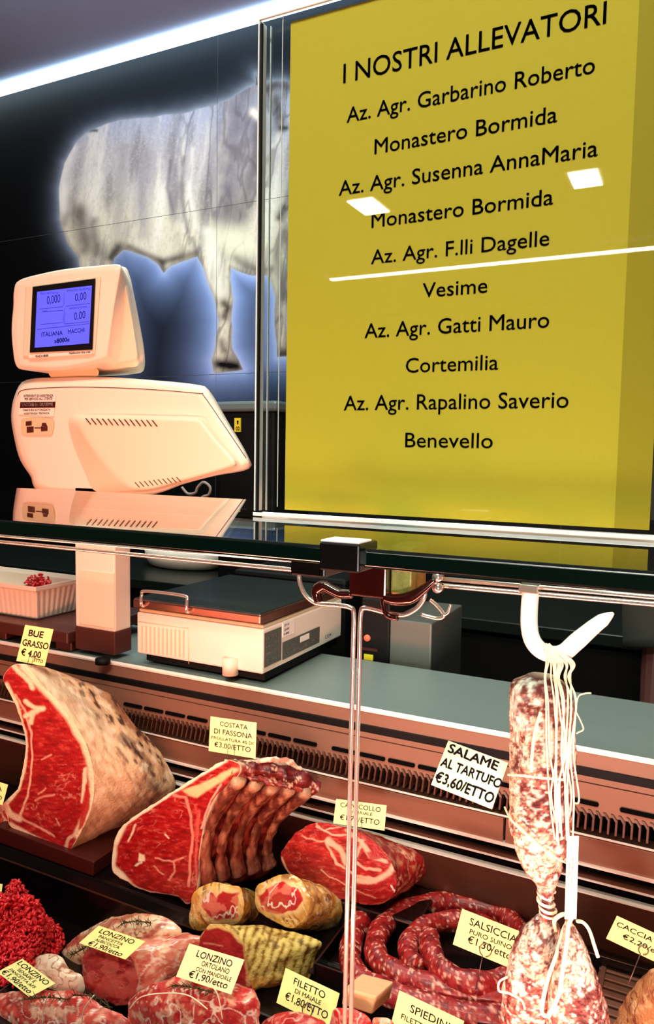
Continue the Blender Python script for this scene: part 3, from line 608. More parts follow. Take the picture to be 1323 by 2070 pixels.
card([(45, 1938), (112, 1988), (54, 2008), (-6, 1965)], .60, [('LONZINO', .05, .92, .28, .22), ('SENAPE E', .2, .72, .48, .14), ('PANCETTA AFF', .1, .85, .66, .13), ('€1,90/etto', .05, .9, .92, .22)], 'yellow card reading LONZINO SENAPE E PANCETTA in the lower left corner', pin=False)
card([(383, 1907), (494, 1940), (474, 2007), (356, 1974)], .60, [('LONZINO', .2, .84, .3, .2), ('ORTOLANO', .34, .84, .5, .15), ('CON MANDORLE', .28, .92, .68, .12), ('€1,90/etto', .2, .9, .9, .2)], 'glaring pale card reading LONZINO with almonds in front of the herb-crusted roll', 'card_glare', pin=False)
card([(-62, 1562), (16, 1586), (4, 1627), (-74, 1602)], .77, [('BISTECCA', .1, .9, .4, .2), ('€2,50/ETTO', .1, .95, .8, .2)], 'sliver of a yellow card at the left edge below the big roast', ink='brownp')
card([(-60, 1780), (5, 1787), (0, 1832), (-66, 1815)], .70, [('MACINATO', .1, .9, .5, .2)], 'sliver of a card at the left edge above the minced meat')

# ================================================================== MEATS
def red_face(base=(168, 17, 22), marb=.5, s=.05, seed=2):
    def f(UV):
        p = warp(UV, 6, .02, seed); c = np.tile(lin(base), (len(UV), 1))
        n = fbm(np.c_[UV[:, 0] * .6, UV[:, 1] * 1.6], .09, 4, seed); c = mix(c, (118, 8, 13), .45 * sst(.5, .75, n)); c = mix(c, (186, 36, 38), .5 * sst(.5, .3, n)); f3 = fbm(np.c_[UV[:, 0] * .45 - UV[:, 1] * .2, UV[:, 1] * 1.3], .22, 4, seed + 31); c = mix(c, (96, 4, 8), .45 * sst(.56, .74, f3)); c = mix(c, (222, 96, 84), .45 * sst(.42, .26, f3))
        r = ridge(np.c_[UV[:, 0] * .8 + UV[:, 1] * .35, UV[:, 1] * 1.3], s, 3, seed + 5)
        c = mix(c, (240, 170, 150), marb * sst(.955, .99, r) * sst(.45, .6, fbm(UV, .03, 2, seed + 9)))
        return c
    return f
def layers(c, UV, L, seed=3, amp=3.0):
    q = warp(UV, amp, .06, seed)
    for kind, pts, w, col, a in L:
        if kind == 'l': c = mix(c, col, a * sst(w, w * .35, dline(q, pts)))
        else: c = mix(c, col, a * sst(w, -w, sdf(q, pts)))
    return c
def pick(cap, a, b): return np.where((cap > 0)[:, None], a, b)
# --- big roast (bue grasso)
slab = hexa('cutting_slab', [atY(-10, 1669, .776), atY(190, 1743, .776), atZ(188, 1772, zf + .001), atZ(-10, 1701, zf + .001)] + [np.array([q[0], .90, q[2]]) for q in (atY(-10, 1669, .776), atY(190, 1743, .776), atZ(188, 1772, zf + .001), atZ(-10, 1701, zf + .001))], M['slab'], bev=.0015)
tag(slab, 'wine-brown slab under the big fat-covered roast', 'cutting board')
BG = [(25, 1345), (8, 1366), (11, 1385), (32, 1425), (49, 1479), (51, 1517), (44, 1561), (35, 1596), (19, 1615), (5, 1628), (16, 1650), (24, 1672), (57, 1691), (105, 1714), (132, 1730), (150, 1705), (164, 1680), (182, 1640), (191, 1600), (187, 1550), (172, 1500), (145, 1455), (112, 1412), (75, 1375), (50, 1346)]
BG2 = [(92, 1352), (80, 1372), (85, 1390), (98, 1425), (110, 1470), (112, 1510), (110, 1550), (108, 1590), (106, 1620), (110, 1640), (125, 1660), (150, 1685), (165, 1702), (175, 1712), (200, 1708), (245, 1680), (295, 1652), (332, 1632), (352, 1602), (350, 1570), (328, 1528), (300, 1490), (268, 1462), (225, 1405), (160, 1376)]
def p_bue(UV, T, ang, V, Cp):
    a = red_face(marb=.5, seed=4)(UV)
    fat = (255, 242, 204)
    a = layers(a, UV, [('l', [(50, 1346), (75, 1375), (112, 1412), (145, 1455), (172, 1500), (187, 1550), (191, 1600), (182, 1640), (160, 1684)], 15, fat, 1),
                       ('l', [(172, 1555), (170, 1590), (168, 1620)], 6, fat, .9), ('p', [(174, 1580), (183, 1610), (180, 1640), (168, 1672), (158, 1680), (164, 1640)], 2, (186, 26, 30), .95),
                       ('l', [(12, 1385), (32, 1425), (49, 1479), (52, 1517), (45, 1561), (36, 1596), (10, 1625)], 7, fat, 1), ('l', [(30, 1405), (52, 1440), (62, 1480), (66, 1520), (62, 1570), (56, 1610), (40, 1650)], 3, (248, 200, 170), .9),
                       ('l', [(52, 1448), (66, 1440), (88, 1433), (70, 1432), (52, 1418)], 7, fat, .95), ('l', [(66, 1444), (62, 1460)], 6, fat, .9), ('l', [(28, 1345), (40, 1360), (62, 1380), (66, 1392)], 7, fat, .95),
                       ('l', [(8, 1626), (20, 1645), (40, 1655)], 9, (250, 214, 180), .95), ('l', [(24, 1668), (57, 1688), (105, 1711), (130, 1727)], 8, (250, 220, 190), .9),
                       ('l', [(44, 1655), (80, 1672), (110, 1690)], 3, (246, 190, 170), .7), ('l', [(70, 1618), (90, 1610), (110, 1608)], 3, (246, 170, 150), .8), ('l', [(78, 1605), (92, 1594)], 2.5, (246, 170, 150), .8),
                       ('l', [(112, 1655), (120, 1668)], 2, (246, 180, 160), .8), ('l', [(130, 1720), (140, 1695), (158, 1680)], 5, (240, 196, 170), .8), ('l', [(84, 1534), (104, 1526)], 2.5, (246, 180, 160), .7)], 3, 2.5)
    n = fbm(V, 55, 4, 7); n2 = fbm(np.c_[UV[:, 0] * .5 - UV[:, 1] * .3, UV[:, 0] * .3 + UV[:, 1]], .07, 4, 8)
    b = np.tile(lin((236, 190, 142)), (len(UV), 1)); b = mix(b, (250, 226, 180), .8 * sst(.35, .0, T)); b = mix(b, (196, 126, 86), .7 * sst(.5, .7, n)); b = mix(b, (250, 214, 170), .5 * sst(.5, .35, n))
    b = mix(b, (112, 90, 74), .5 * sst(.55, .75, n2) * sst(.35, .9, T)); b = mix(b, (150, 112, 78), .5 * sst(.6, 1, T))
    b = layers(b, UV, [('p', [(85, 1355), (150, 1390), (200, 1440), (215, 1480), (160, 1440), (110, 1400)], 14, (120, 112, 90), .6), ('l', [(250, 1495), (280, 1520), (300, 1560), (312, 1590)], 16, (54, 34, 34), .6), ('l', [(200, 1390), (250, 1440), (280, 1480)], 14, (150, 80, 48), .6), ('l', [(178, 1505), (180, 1510)], 3, (70, 20, 20), .9)], 5, 8)
    f4 = fbm(np.c_[UV[:, 0] * .9 - UV[:, 1] * .6, UV[:, 1] * .3 + UV[:, 0] * .25], .13, 5, 88); up = np.clip(sst(.15, .7, T) * sst(1640, 1520, UV[:, 1]) + .12, 0, 1); b = mix(b, (250, 222, 184), .55 * (1 - up)); b = mix(b, (96, 58, 44), .8 * sst(.52, .68, f4) * up); b = mix(b, (255, 236, 205), .6 * sst(.43, .28, f4)); b = mix(b, (54, 34, 36), .8 * sst(.58, .70, f4) * up); b = mix(b, (206, 150, 112), .35 * sst(.5, .62, f4) * (1 - up))
    return pick(Cp, a, b)
tag(loft('beef_roast', [(BG, .785), ([tuple(np.array(a) * .45 + np.array(b) * .55 + (4, -3)) for a, b in zip(BG, BG2)], .845), (BG2, .905)], M['fat'], p_bue, n=260, sub=60, capn=110, bulge=.002, disp=.003, dscale=50, round_end=.12), 'large beef roast with red cut face and crusted fat cap, on the wine-brown slab', 'meat')
# --- rib roast
CF = [(455, 1537), (420, 1556), (361, 1593), (318, 1620), (279, 1646), (247, 1671), (230, 1707), (226, 1754), (236, 1770), (259, 1783), (279, 1797), (318, 1807), (357, 1813), (379, 1829), (392, 1812), (400, 1785), (402, 1734), (411, 1675), (430, 1620), (456, 1585), (482, 1566), (486, 1547), (471, 1538)]
CB = [(560, 1536), (530, 1545), (500, 1556), (480, 1570), (470, 1590), (460, 1620), (450, 1660), (445, 1700), (440, 1730), (440, 1750), (440, 1770), (445, 1785), (455, 1795), (470, 1800), (510, 1786), (545, 1762), (553, 1742), (548, 1700), (560, 1660), (590, 1625), (630, 1606), (638, 1592), (600, 1555)]
def p_cost(UV, T, ang, V, Cp):
    a = red_face((166, 15, 19), .4, seed=14)(UV); fat = (255, 242, 212)
    a = layers(a, UV, [('l', [(455, 1537), (420, 1556), (361, 1593), (318, 1620), (279, 1646), (247, 1671)], 7, fat, 1), ('l', [(247, 1671), (230, 1707), (226, 1754), (240, 1772)], 11, fat, 1), ('p', [(226, 1740), (245, 1760), (268, 1785), (250, 1790), (226, 1765)], 3, fat, 1),
                       ('l', [(259, 1783), (279, 1797), (318, 1807), (357, 1813)], 4, (244, 190, 170), .9), ('l', [(260, 1700), (268, 1680), (274, 1668)], 2.5, fat, .7), ('p', [(370, 1596), (420, 1578), (470, 1552), (484, 1556), (440, 1584), (398, 1612), (382, 1608)], 3, (246, 208, 150), .95),
                       ('l', [(352, 1608), (376, 1612), (386, 1650), (390, 1690), (384, 1730), (382, 1790)], 4, (240, 150, 130), .9), ('p', [(282, 1724), (292, 1730), (293, 1742), (280, 1742)], 1.5, fat, 1), ('l', [(274, 1750), (286, 1744)], 3, fat, .9),
                       ('l', [(314, 1735), (350, 1742), (372, 1732)], 2.5, (240, 160, 140), .9), ('l', [(350, 1742), (354, 1762), (342, 1778)], 2.5, (240, 160, 140), .9), ('l', [(312, 1752), (330, 1768)], 2, (240, 160, 140), .8), ('l', [(334, 1688), (342, 1696)], 2, fat, .8),
                       ('l', [(396, 1630), (400, 1650), (394, 1690)], 4, (214, 80, 70), .7), ('l', [(446, 1585), (425, 1620), (408, 1675)], 3, (244, 190, 170), .8), ('l', [(404, 1640), (396, 1720), (398, 1780)], 4, (226, 110, 96), .6)], 6, 2.5)
    n = fbm(V, 90, 4, 3); b = np.tile(lin((110, 22, 22)), (len(UV), 1)); b = mix(b, (190, 80, 60), .7 * sst(.45, .7, n)); b = mix(b, (40, 8, 10), .7 * sst(.5, .3, n)); b = mix(b, (250, 226, 190), sst(.05, 0, T) * .8)
    b = mix(b, (232, 200, 170), .8 * sst(1552, 1540, UV[:, 1]) * sst(.3, .6, n))
    return pick(Cp, a, b)
rt = loft('rib_roast', [(CF, .782), (CB, .885)], M['meat'], p_cost, n=240, sub=70, capn=110, bulge=.003, disp=.003, dscale=70, round_end=.05)
tag(rt, 'rib roast with a red eye face and bare curved ribs on its right', 'meat')
ia = [(478, 1572), (450, 1602), (430, 1640), (414, 1684), (406, 1735), (412, 1786)]; ib = [(634, 1600), (602, 1624), (570, 1655), (552, 1695), (548, 1725), (553, 1750)]
def rib_path(t, dy, k): return crom([atY(a[0] * (1 - t) + b[0] * t, a[1] * (1 - t) + b[1] * t, .782 + .1 * t + dy) for a, b in zip(ia, ib)], k)
for k, t in enumerate((.07, .29, .51, .73, .95)):
    path = rib_path(t, -.005, 12)
    r = np.interp(np.linspace(0, 1, len(path)), [0, .04, .2, .55, .8, 1], [.006, .0115, .0115, .0078, .0090, .0120]) * (1 + .05 * np.sin(np.arange(len(path)) * .5 + k))
    V, Fc = tube_geo(path, r, 28, .75); V = V + ((fbm(V, 110, 4, k) - .5) * .005)[:, None]
    c = np.tile(lin((150, 84, 62)), (len(V), 1)); n = fbm(V * np.array([1, 1, .3]), 200, 4, k); n2 = fbm(V, 60, 3, k + 8)
    c = mix(c, (92, 26, 22), .8 * sst(.46, .62, n)); c = mix(c, (196, 132, 98), .7 * sst(.48, .34, n)); c = mix(c, (70, 18, 16), .7 * sst(.52, .66, n2))
    s_ = np.repeat(np.linspace(0, 1, len(path)), 28); c = mix(c, (214, 168, 130), .7 * sst(.10, .03, s_)); c = mix(c, (150, 50, 42), .5 * sst(.55, .9, s_)); c = mix(c, (80, 22, 20), .8 * sst(.93, 1, s_))
    mk('rib', V, Fc, M['meat'], rt, cols=c)
for pts, rr_, cl in [([(470, 1548), (505, 1552), (540, 1556), (575, 1562), (610, 1574), (640, 1592)], .010, ((104, 16, 18), (60, 8, 10))), ([(482, 1562), (510, 1572), (545, 1578), (580, 1584), (612, 1592)], .006, ((150, 60, 52), (90, 14, 16))), ([(455, 1539), (500, 1541), (545, 1536), (585, 1540), (605, 1556)], .0035, ((236, 206, 176), (170, 90, 70)))]:
    path = crom([atY(u, v, .79 + .012 * i) for i, (u, v) in enumerate(pts)], 12); V, Fc = tube_geo(path, rr_ * (1 + .12 * np.sin(np.arange(len(path)) * .55)), 24, .9); V = V + ((fbm(V, 120, 4, 5) - .5) * .007)[:, None]
    c = np.tile(lin(cl[0]), (len(V), 1)); c = mix(c, cl[1], .9 * sst(.45, .6, fbm(V, 160, 3, 9))); c = mix(c, (232, 190, 160), .8 * sst(.95, .985, ridge(V, 60, 3, 4)))
    mk('top_meat', V, Fc, M['meat'], rt, cols=c)
def lump_paint(cols, seed, streak=.1, face=None, fs=None):
    def f(UV, T, ang, V, Cp):
        n = fbm(V, 70, 4, seed); n2 = fbm(np.c_[V[:, 0], V[:, 1], V[:, 2] * 2], 160, 4, seed + 4)
        b = np.tile(lin(cols[0]), (len(UV), 1)); n3 = fbm(np.c_[V[:, 0] * .5 + V[:, 2] * .8, V[:, 1], V[:, 2] - V[:, 0]], 120, 4, seed + 2); b = mix(b, cols[1], .85 * sst(.42, .6, n)); b = mix(b, cols[2], .75 * sst(.5, .66, n3)); b = mix(b, cols[0], .5 * sst(.45, .6, n2)); b = mix(b, cols[3], .8 * sst(.94, .985, ridge(V, 55, 3, seed + 7)))
        if face is None: return b
        return pick(Cp, face(UV), b)
    return f
# --- capocollo
CP = [(612, 1677), (631, 1664), (665, 1664), (702, 1673), (740, 1688), (767, 1711), (790, 1740), (802, 1772), (801, 1802), (782, 1821), (752, 1828), (721, 1825), (691, 1817), (653, 1802), (616, 1787), (582, 1766), (570, 1741), (570, 1722), (582, 1700), (597, 1685)]
CP2 = [(740, 1690), (755, 1686), (775, 1692), (800, 1702), (825, 1712), (848, 1722), (860, 1732), (864, 1745), (862, 1760), (852, 1776), (838, 1790), (815, 1806), (795, 1812), (770, 1808), (745, 1795), (728, 1780), (715, 1760), (712, 1740), (716, 1718), (726, 1702)]
def p_capo(UV, T, ang, V, Cp):
    a = red_face((165, 28, 30), .3, .04, 24)(UV); fat = (244, 190, 160)
    a = layers(a, UV, [('l', [(664, 1700), (690, 1720), (700, 1745)], 9, fat, .9), ('l', [(660, 1705), (680, 1745), (720, 1770), (760, 1775)], 3.5, fat, .8), ('l', [(700, 1680), (730, 1700), (750, 1730), (780, 1740)], 6, fat, .9), ('l', [(720, 1742), (740, 1755), (770, 1758)], 4, fat, .8),
                       ('l', [(722, 1780), (760, 1780), (785, 1765), (796, 1750)], 9, fat, .95), ('l', [(735, 1700), (722, 1730)], 5, fat, .8), ('l', [(640, 1670), (670, 1690), (710, 1690)], 2.5, fat, .8), ('l', [(612, 1690), (640, 1700), (665, 1698)], 2, fat, .7), ('l', [(572, 1735), (582, 1765), (616, 1786)], 3, fat, .8),
                       ('l', [(640, 1665), (655, 1680), (690, 1672)], 2, fat, .8), ('p', [(742, 1722), (766, 1716), (770, 1734), (750, 1738)], 2, (170, 24, 26), .9), ('l', [(650, 1760), (700, 1790), (760, 1815)], 2, fat, .6), ('l', [(790, 1790), (800, 1800)], 3, (255, 240, 230), .9)], 8, 4)
    b = lump_paint([(170, 40, 36), (120, 22, 22), (226, 150, 110), (236, 176, 140)], 25)(UV, T, ang, V, Cp)
    return pick(Cp, a, b)
tag(loft('pork_neck', [(CP, .845), (CP2, .925)], M['meat'], p_capo, n=220, sub=50, capn=90, bulge=.006, disp=.004, dscale=60, round_end=.2), 'marbled boneless pork neck cut open, behind the upright rod', 'meat')
a = atZ(600, 1835, zf); 
tag(box('black_tray', atY(585, 1790, .85)[0], atY(850, 1800, .85)[0], .845, .925, zf + .001, atY(700, 1822, .85)[2] + .002, M['black'], bev=.003), 'low black tray under the marbled pork neck', 'tray')
# meat scrap at left edge
tag(loft('meat_piece', [([(-60, 1590), (10, 1630), (26, 1640), (18, 1690), (-10, 1700), (-60, 1680)], .80), ([(-60, 1600), (10, 1632), (22, 1645), (14, 1680), (-10, 1690), (-60, 1680)], .85)], M['meat'], lump_paint([(200, 60, 50), (150, 26, 26), (250, 214, 180), (250, 220, 190)], 61), n=80, sub=14, capn=30, disp=.004, bulge=.01), 'sliver of fatty red meat at the left edge beside the big roast', 'meat')
# --- wrapped rolls
def p_wrap(face_poly, seed, crust=(226, 160, 70)):
    def f(UV, T, ang, V, Cp):
        n = fbm(V, 90, 4, seed); b = np.tile(lin(crust), (len(UV), 1)); b = mix(b, (250, 216, 130), .8 * sst(.45, .62, n)); st = fbm(np.c_[V[:, 0] * 2.2 + V[:, 2], V[:, 1] * .8, V[:, 2] * .6], 110, 4, seed + 3)
        b = mix(b, (120, 62, 24), .85 * sst(.56, .7, st)); b = mix(b, (255, 240, 200), .8 * sst(.94, .985, ridge(V, 70, 3, seed + 5)))
        a = b.copy(); r = np.tile(lin((190, 40, 44)), (len(UV), 1)); r = mix(r, (236, 130, 110), .8 * sst(.5, .62, fbm(UV, .06, 3, seed + 9))); r = mix(r, (255, 240, 230), .95 * sst(.93, .98, ridge(UV * np.array([1.4, .8]), .04, 3, seed + 11)))
        a = mix(a, (252, 222, 160), .7 * sst(14, 0, abs(sdf(warp(UV, 4, .06, seed), face_poly))))
        w = sst(2, -2, sdf(warp(UV, 6, .07, seed), face_poly))[:, None]; a = a * (1 - w) + r * w
        return pick(Cp, a, b)
    return f
RA = [(384, 1866), (383, 1844), (390, 1813), (403, 1794), (427, 1785), (455, 1786), (483, 1794), (492, 1813), (493, 1844), (482, 1864), (452, 1873), (421, 1877), (396, 1880)]
RA2 = [(430, 1868), (425, 1850), (430, 1825), (445, 1805), (468, 1796), (495, 1798), (518, 1806), (530, 1822), (534, 1845), (530, 1868), (510, 1880), (480, 1884), (450, 1880)]
tag(loft('wrapped_pork_roll', [(RA, .757), (RA2, .84)], M['wrap'], p_wrap([(408, 1822), (424, 1800), (436, 1815), (450, 1798), (482, 1806), (484, 1856), (430, 1862), (406, 1836)], 71), n=180, sub=40, capn=60, bulge=.008, disp=.0035, dscale=55), 'glazed pork roll in clear wrap, left of the pair in front of the ribs', 'meat', 'wrapped pork rolls')
RB = [(516, 1820), (519, 1796), (536, 1782), (561, 1771), (585, 1767), (606, 1775), (622, 1800), (625, 1830), (617, 1855), (594, 1876), (561, 1866), (536, 1853), (521, 1840)]
RB2 = [(600, 1840), (602, 1815), (615, 1798), (635, 1790), (660, 1796), (685, 1808), (702, 1822), (706, 1842), (700, 1866), (685, 1884), (660, 1892), (630, 1884), (610, 1864)]
tag(loft('wrapped_pork_roll', [(RB, .775), (RB2, .86)], M['wrap'], p_wrap([(520, 1810), (545, 1795), (565, 1782), (590, 1792), (606, 1800), (612, 1822), (600, 1842), (550, 1848), (526, 1836)], 81, (214, 160, 76)), n=180, sub=40, capn=60, bulge=.008, disp=.0035, dscale=55), 'glazed pork roll in clear wrap, right of the pair beside the upright rod', 'meat', 'wrapped pork rolls')
RC = [(421, 1872), (440, 1868), (470, 1880), (492, 1903), (498, 1935), (504, 1975), (510, 2000), (488, 2010), (450, 2004), (420, 1995), (406, 1970), (402, 1930), (405, 1900)]
RC2 = [(520, 1872), (555, 1876), (590, 1884), (625, 1894), (652, 1906), (640, 1930), (632, 1960), (622, 1982), (590, 1994), (560, 1992), (540, 1970), (530, 1930), (520, 1900)]
_a = atY(410, 2000, .70); _b = atY(640, 1990, .76)
tag(box('black_tray', _a[0], _b[0], .70, .772, zl + .001, _a[2] - .001, M['black'], bev=.003), 'black block under the yellow herb-crusted roll', 'tray')
def p_rc(UV, T, ang, V, Cp):
    st = np.sin((UV[:, 0] + .35 * (UV[:, 1] - 1900) + 10 * fbm(UV, .05, 3, 5)) / 17 * 2 * math.pi) * .5 + .5
    b = np.tile(lin((240, 206, 104)), (len(UV), 1)); n = fbm(V, 200, 4, 93); b = mix(b, (196, 140, 50), .7 * sst(.45, .6, n)); b = mix(b, (120, 70, 24), .9 * sst(.72, .98, st) * sst(.25, .5, n)); b = mix(b, (252, 232, 160), .5 * sst(.5, .1, st)); b = mix(b, (84, 48, 16), .6 * sst(.6, .7, n)); b = mix(b, (222, 140, 60), .7 * sst(1960, 1990, UV[:, 1]))
    a = np.tile(lin((190, 44, 46)), (len(UV), 1)); a = mix(a, (150, 24, 28), .6 * sst(.45, .6, fbm(UV, .05, 3, 96))); a = layers(a, UV, [('l', [(421, 1872), (440, 1868), (470, 1880), (494, 1905)], 9, (246, 214, 130), .95), ('l', [(412, 1905), (450, 1912)], 3, (236, 140, 120), .8), ('l', [(496, 1905), (502, 1990)], 7, (240, 180, 120), .7)], 9, 3)
    return pick(Cp, a, b)
tag(loft('herb_crusted_roll', [(RC, .715), (RC2, .77)], M['fat'], p_rc, n=200, sub=50, capn=60, bulge=.003, disp=.003, dscale=60), 'yellow herb-crusted pork roll scored in bands, behind the glaring pale card', 'meat')
# --- lower left pork rolls
PK = [(232, 140, 116), (190, 50, 46), (252, 226, 188), (255, 240, 216)]
def face_pork(seed):
    def f(UV):
        c = red_face((172, 44, 46), .5, .05, seed)(UV); return mix(c, (236, 120, 108), .5 * sst(.5, .6, fbm(UV, .04, 3, seed)))
    return f
def striped(seed):
    g = lump_paint([(248, 216, 180), (240, 190, 150), (200, 70, 56), (120, 36, 26)], seed)
    def f(UV, T, ang, V, Cp):
        c = g(UV, T, ang, V, Cp); s = np.sin((UV[:, 0] * .5 + UV[:, 1]) / 9 + 3 * fbm(UV, .02, 3, seed)); c = mix(c, (176, 50, 40), .7 * sst(.5, .95, s)); return c
    return f
tag(loft('pork_roll', [([(120, 1936), (143, 1903), (173, 1880), (213, 1860), (266, 1847), (316, 1848), (349, 1863), (368, 1884), (350, 1900), (290, 1925), (220, 1950), (150, 1962)], .72), ([(140, 1926), (160, 1900), (190, 1882), (225, 1866), (270, 1856), (316, 1857), (345, 1868), (358, 1884), (340, 1896), (290, 1915), (220, 1930), (160, 1940)], .762)], M['wrap'], striped(101), n=180, sub=24, capn=70, bulge=.022, disp=.003, dscale=60), 'striped bacon-wrapped pork roll under the albicocca card', 'meat', 'pork rolls in the lower left')
tag(loft('pork_roll', [([(166, 1935), (180, 1915), (220, 1911), (255, 1924), (275, 1958), (278, 1990), (266, 2022), (246, 2034), (214, 2023), (180, 2006), (168, 1976)], .665), ([(290, 1915), (320, 1890), (365, 1886), (405, 1892), (412, 1925), (398, 1962), (372, 1990), (338, 2004), (310, 1996), (292, 1970), (284, 1940)], .72)], M['wrap'], lump_paint(PK, 111, face=face_pork(112)), n=180, sub=40, capn=60, bulge=.008, disp=.004, dscale=60), 'wrapped pork roll with an oval red cut face, below the albicocca card', 'meat', 'pork rolls in the lower left')
tag(loft('pork_roll', [([(20, 1975), (50, 1950), (75, 1935), (100, 1927), (126, 1936), (143, 1960), (166, 1972), (170, 2006), (130, 2022), (60, 2020), (20, 2010)], .675), ([(40, 1965), (60, 1950), (80, 1938), (102, 1932), (124, 1940), (140, 1960), (150, 1975), (150, 1990), (120, 2000), (60, 2000), (40, 1990)], .71)], M['wrap'], lump_paint([(253, 236, 206), (250, 224, 186), (236, 180, 150), (170, 80, 60)], 121), n=150, sub=20, capn=60, bulge=.015, disp=.003, dscale=60), 'pale lard-covered pork roll behind the senape card', 'meat', 'pork rolls in the lower left')
tag(loft('pork_roll', [([(-70, 2030), (0, 2010), (40, 2002), (100, 2004), (170, 2008), (210, 2034), (256, 2056), (268, 2100), (240, 2150), (100, 2160), (-70, 2150)], .615), ([(-60, 2040), (0, 2022), (40, 2014), (100, 2014), (160, 2018), (200, 2040), (236, 2060), (246, 2100), (220, 2130), (100, 2140), (-60, 2130)], .655)], M['wrap'], lump_paint([(214, 84, 72), (176, 36, 38), (246, 196, 164), (255, 236, 216)], 131), n=190, sub=24, capn=80, bulge=.02, disp=.004, dscale=60), 'red pork roll with rosemary in the bottom left corner', 'meat', 'pork rolls in the lower left')
tag(loft('pork_roll', [([(258, 2040), (268, 2016), (300, 1996), (340, 1980), (400, 1974), (462, 1986), (512, 2006), (524, 2050), (522, 2110), (480, 2160), (300, 2160), (258, 2110)], .62), ([(280, 2040), (290, 2020), (312, 2004), (350, 1990), (400, 1986), (450, 1996), (495, 2014), (508, 2050), (505, 2100), (470, 2130), (310, 2130), (280, 2100)], .675)], M['wrap'], lump_paint([(208, 74, 68), (176, 32, 36), (246, 196, 160), (255, 236, 216)], 141), n=190, sub=24, capn=80, bulge=.02, disp=.004, dscale=60), 'red pork roll in clear wrap at the bottom, in front of the glaring pale card', 'meat', 'pork rolls in the lower left')
def sprig(pts, Y, label):
    base = crom([pt(u, v, Y) for u, v in pts], 8); geo = [tube_geo(base, .0007, 6)]
    for p in base[::1]:
        for k in range(3):
            d = np.array([random.uniform(-1, 1), random.uniform(-.6, .1), random.uniform(-.6, 1)]); geo.append(tube_geo([p, p + unit(d) * random.uniform(.005, .010)], [.0006, .0002], 4))
    tag(mk('rosemary_sprig', *join(geo), M['herb']), label, 'herb')
sprig([(150, 2012), (190, 2014), (220, 2035)], .592, 'rosemary sprig on the roll in the bottom left corner, right half')
sprig([(50, 2020), (90, 2016), (140, 2020)], .59, 'rosemary sprig on the roll in the bottom left corner, left half')
sprig([(350, 1992), (390, 1996), (430, 2006)], .60, 'rosemary sprig below the glaring pale card')
sprig([(145, 1930), (165, 1920), (180, 1908)], .66, 'rosemary sprig left of the albicocca card')
sprig([(245, 1868), (275, 1862), (305, 1866)], .69, 'rosemary sprig above the albicocca card')
for pts_, Y_, lab_ in [([(262, 2040), (285, 2016), (330, 2008), (380, 2012), (420, 2040)], .592, 0), ([(420, 1985), (440, 2010), (450, 2060)], .594, 0), ([(190, 2012), (170, 2040), (165, 2070)], .588, 1), ([(100, 2008), (88, 2036), (86, 2070)], .588, 1)]:
    tag(tube('string', crom([pt(u, v, Y_) for u, v in pts_], 8), .0006, M['twine'], nr=6), ('string tied round the red pork roll below the glaring pale card, ' if lab_ == 0 else 'string tied round the red pork roll in the bottom left corner, ') + ('left strand' if pts_[0][0] in (262, 100) else 'right strand'), 'string')
# fillet, skewers
tag(loft('pork_fillet', [([(530, 2068), (560, 2052), (600, 2046), (640, 2056), (660, 2075), (640, 2120), (560, 2120), (530, 2100)], .64), ([(545, 2070), (570, 2058), (600, 2054), (635, 2064), (650, 2080), (630, 2105), (565, 2105), (545, 2090)], .68)], M['meat'], lump_paint([(196, 50, 50), (160, 28, 30), (236, 150, 130), (240, 180, 160)], 151), n=120, sub=14, capn=40, bulge=.015, disp=.003), 'red pork fillet under the filetto card at the bottom', 'meat')
sk = empty('meat_skewer', atY(720, 2060, .66), 'meat skewer with a pale wooden end block by the upright rod', 'skewer')
a = atY(692, 2008, .67); V8 = [atY(u, v, .65) for u, v in ((694, 1998), (760, 2016), (752, 2052), (690, 2032))]; hexa('wooden_block', V8 + [q + np.array([.008, .03, 0]) for q in V8], M['wood'], sk, bev=.002)
tube('stick', [atY(735, 2030, .67), atY(750, 2010, .655)], .0018, M['wood'], sk, nr=8)
loft('meat_cube', [([(672, 2052), (684, 2038), (720, 2040), (750, 2060), (752, 2110), (680, 2120), (668, 2090)], .63), ([(680, 2052), (690, 2044), (720, 2046), (745, 2062), (746, 2100), (690, 2110), (676, 2090)], .655)], M['meat'], lump_paint([(206, 50, 46), (186, 24, 28), (250, 200, 180), (250, 220, 200)], 161), parent=sk, n=90, sub=12, capn=30, bulge=.008, disp=.002)
loft('meat_cube', [([(752, 2064), (766, 2056), (790, 2060), (800, 2080), (796, 2120), (756, 2120)], .63), ([(756, 2068), (768, 2062), (788, 2066), (795, 2082), (790, 2110), (758, 2110)], .65)], M['meat'], lump_paint([(230, 130, 90), (200, 60, 50), (250, 210, 180), (250, 220, 200)], 163), parent=sk, n=70, sub=10, capn=20, bulge=.006, disp=.002)
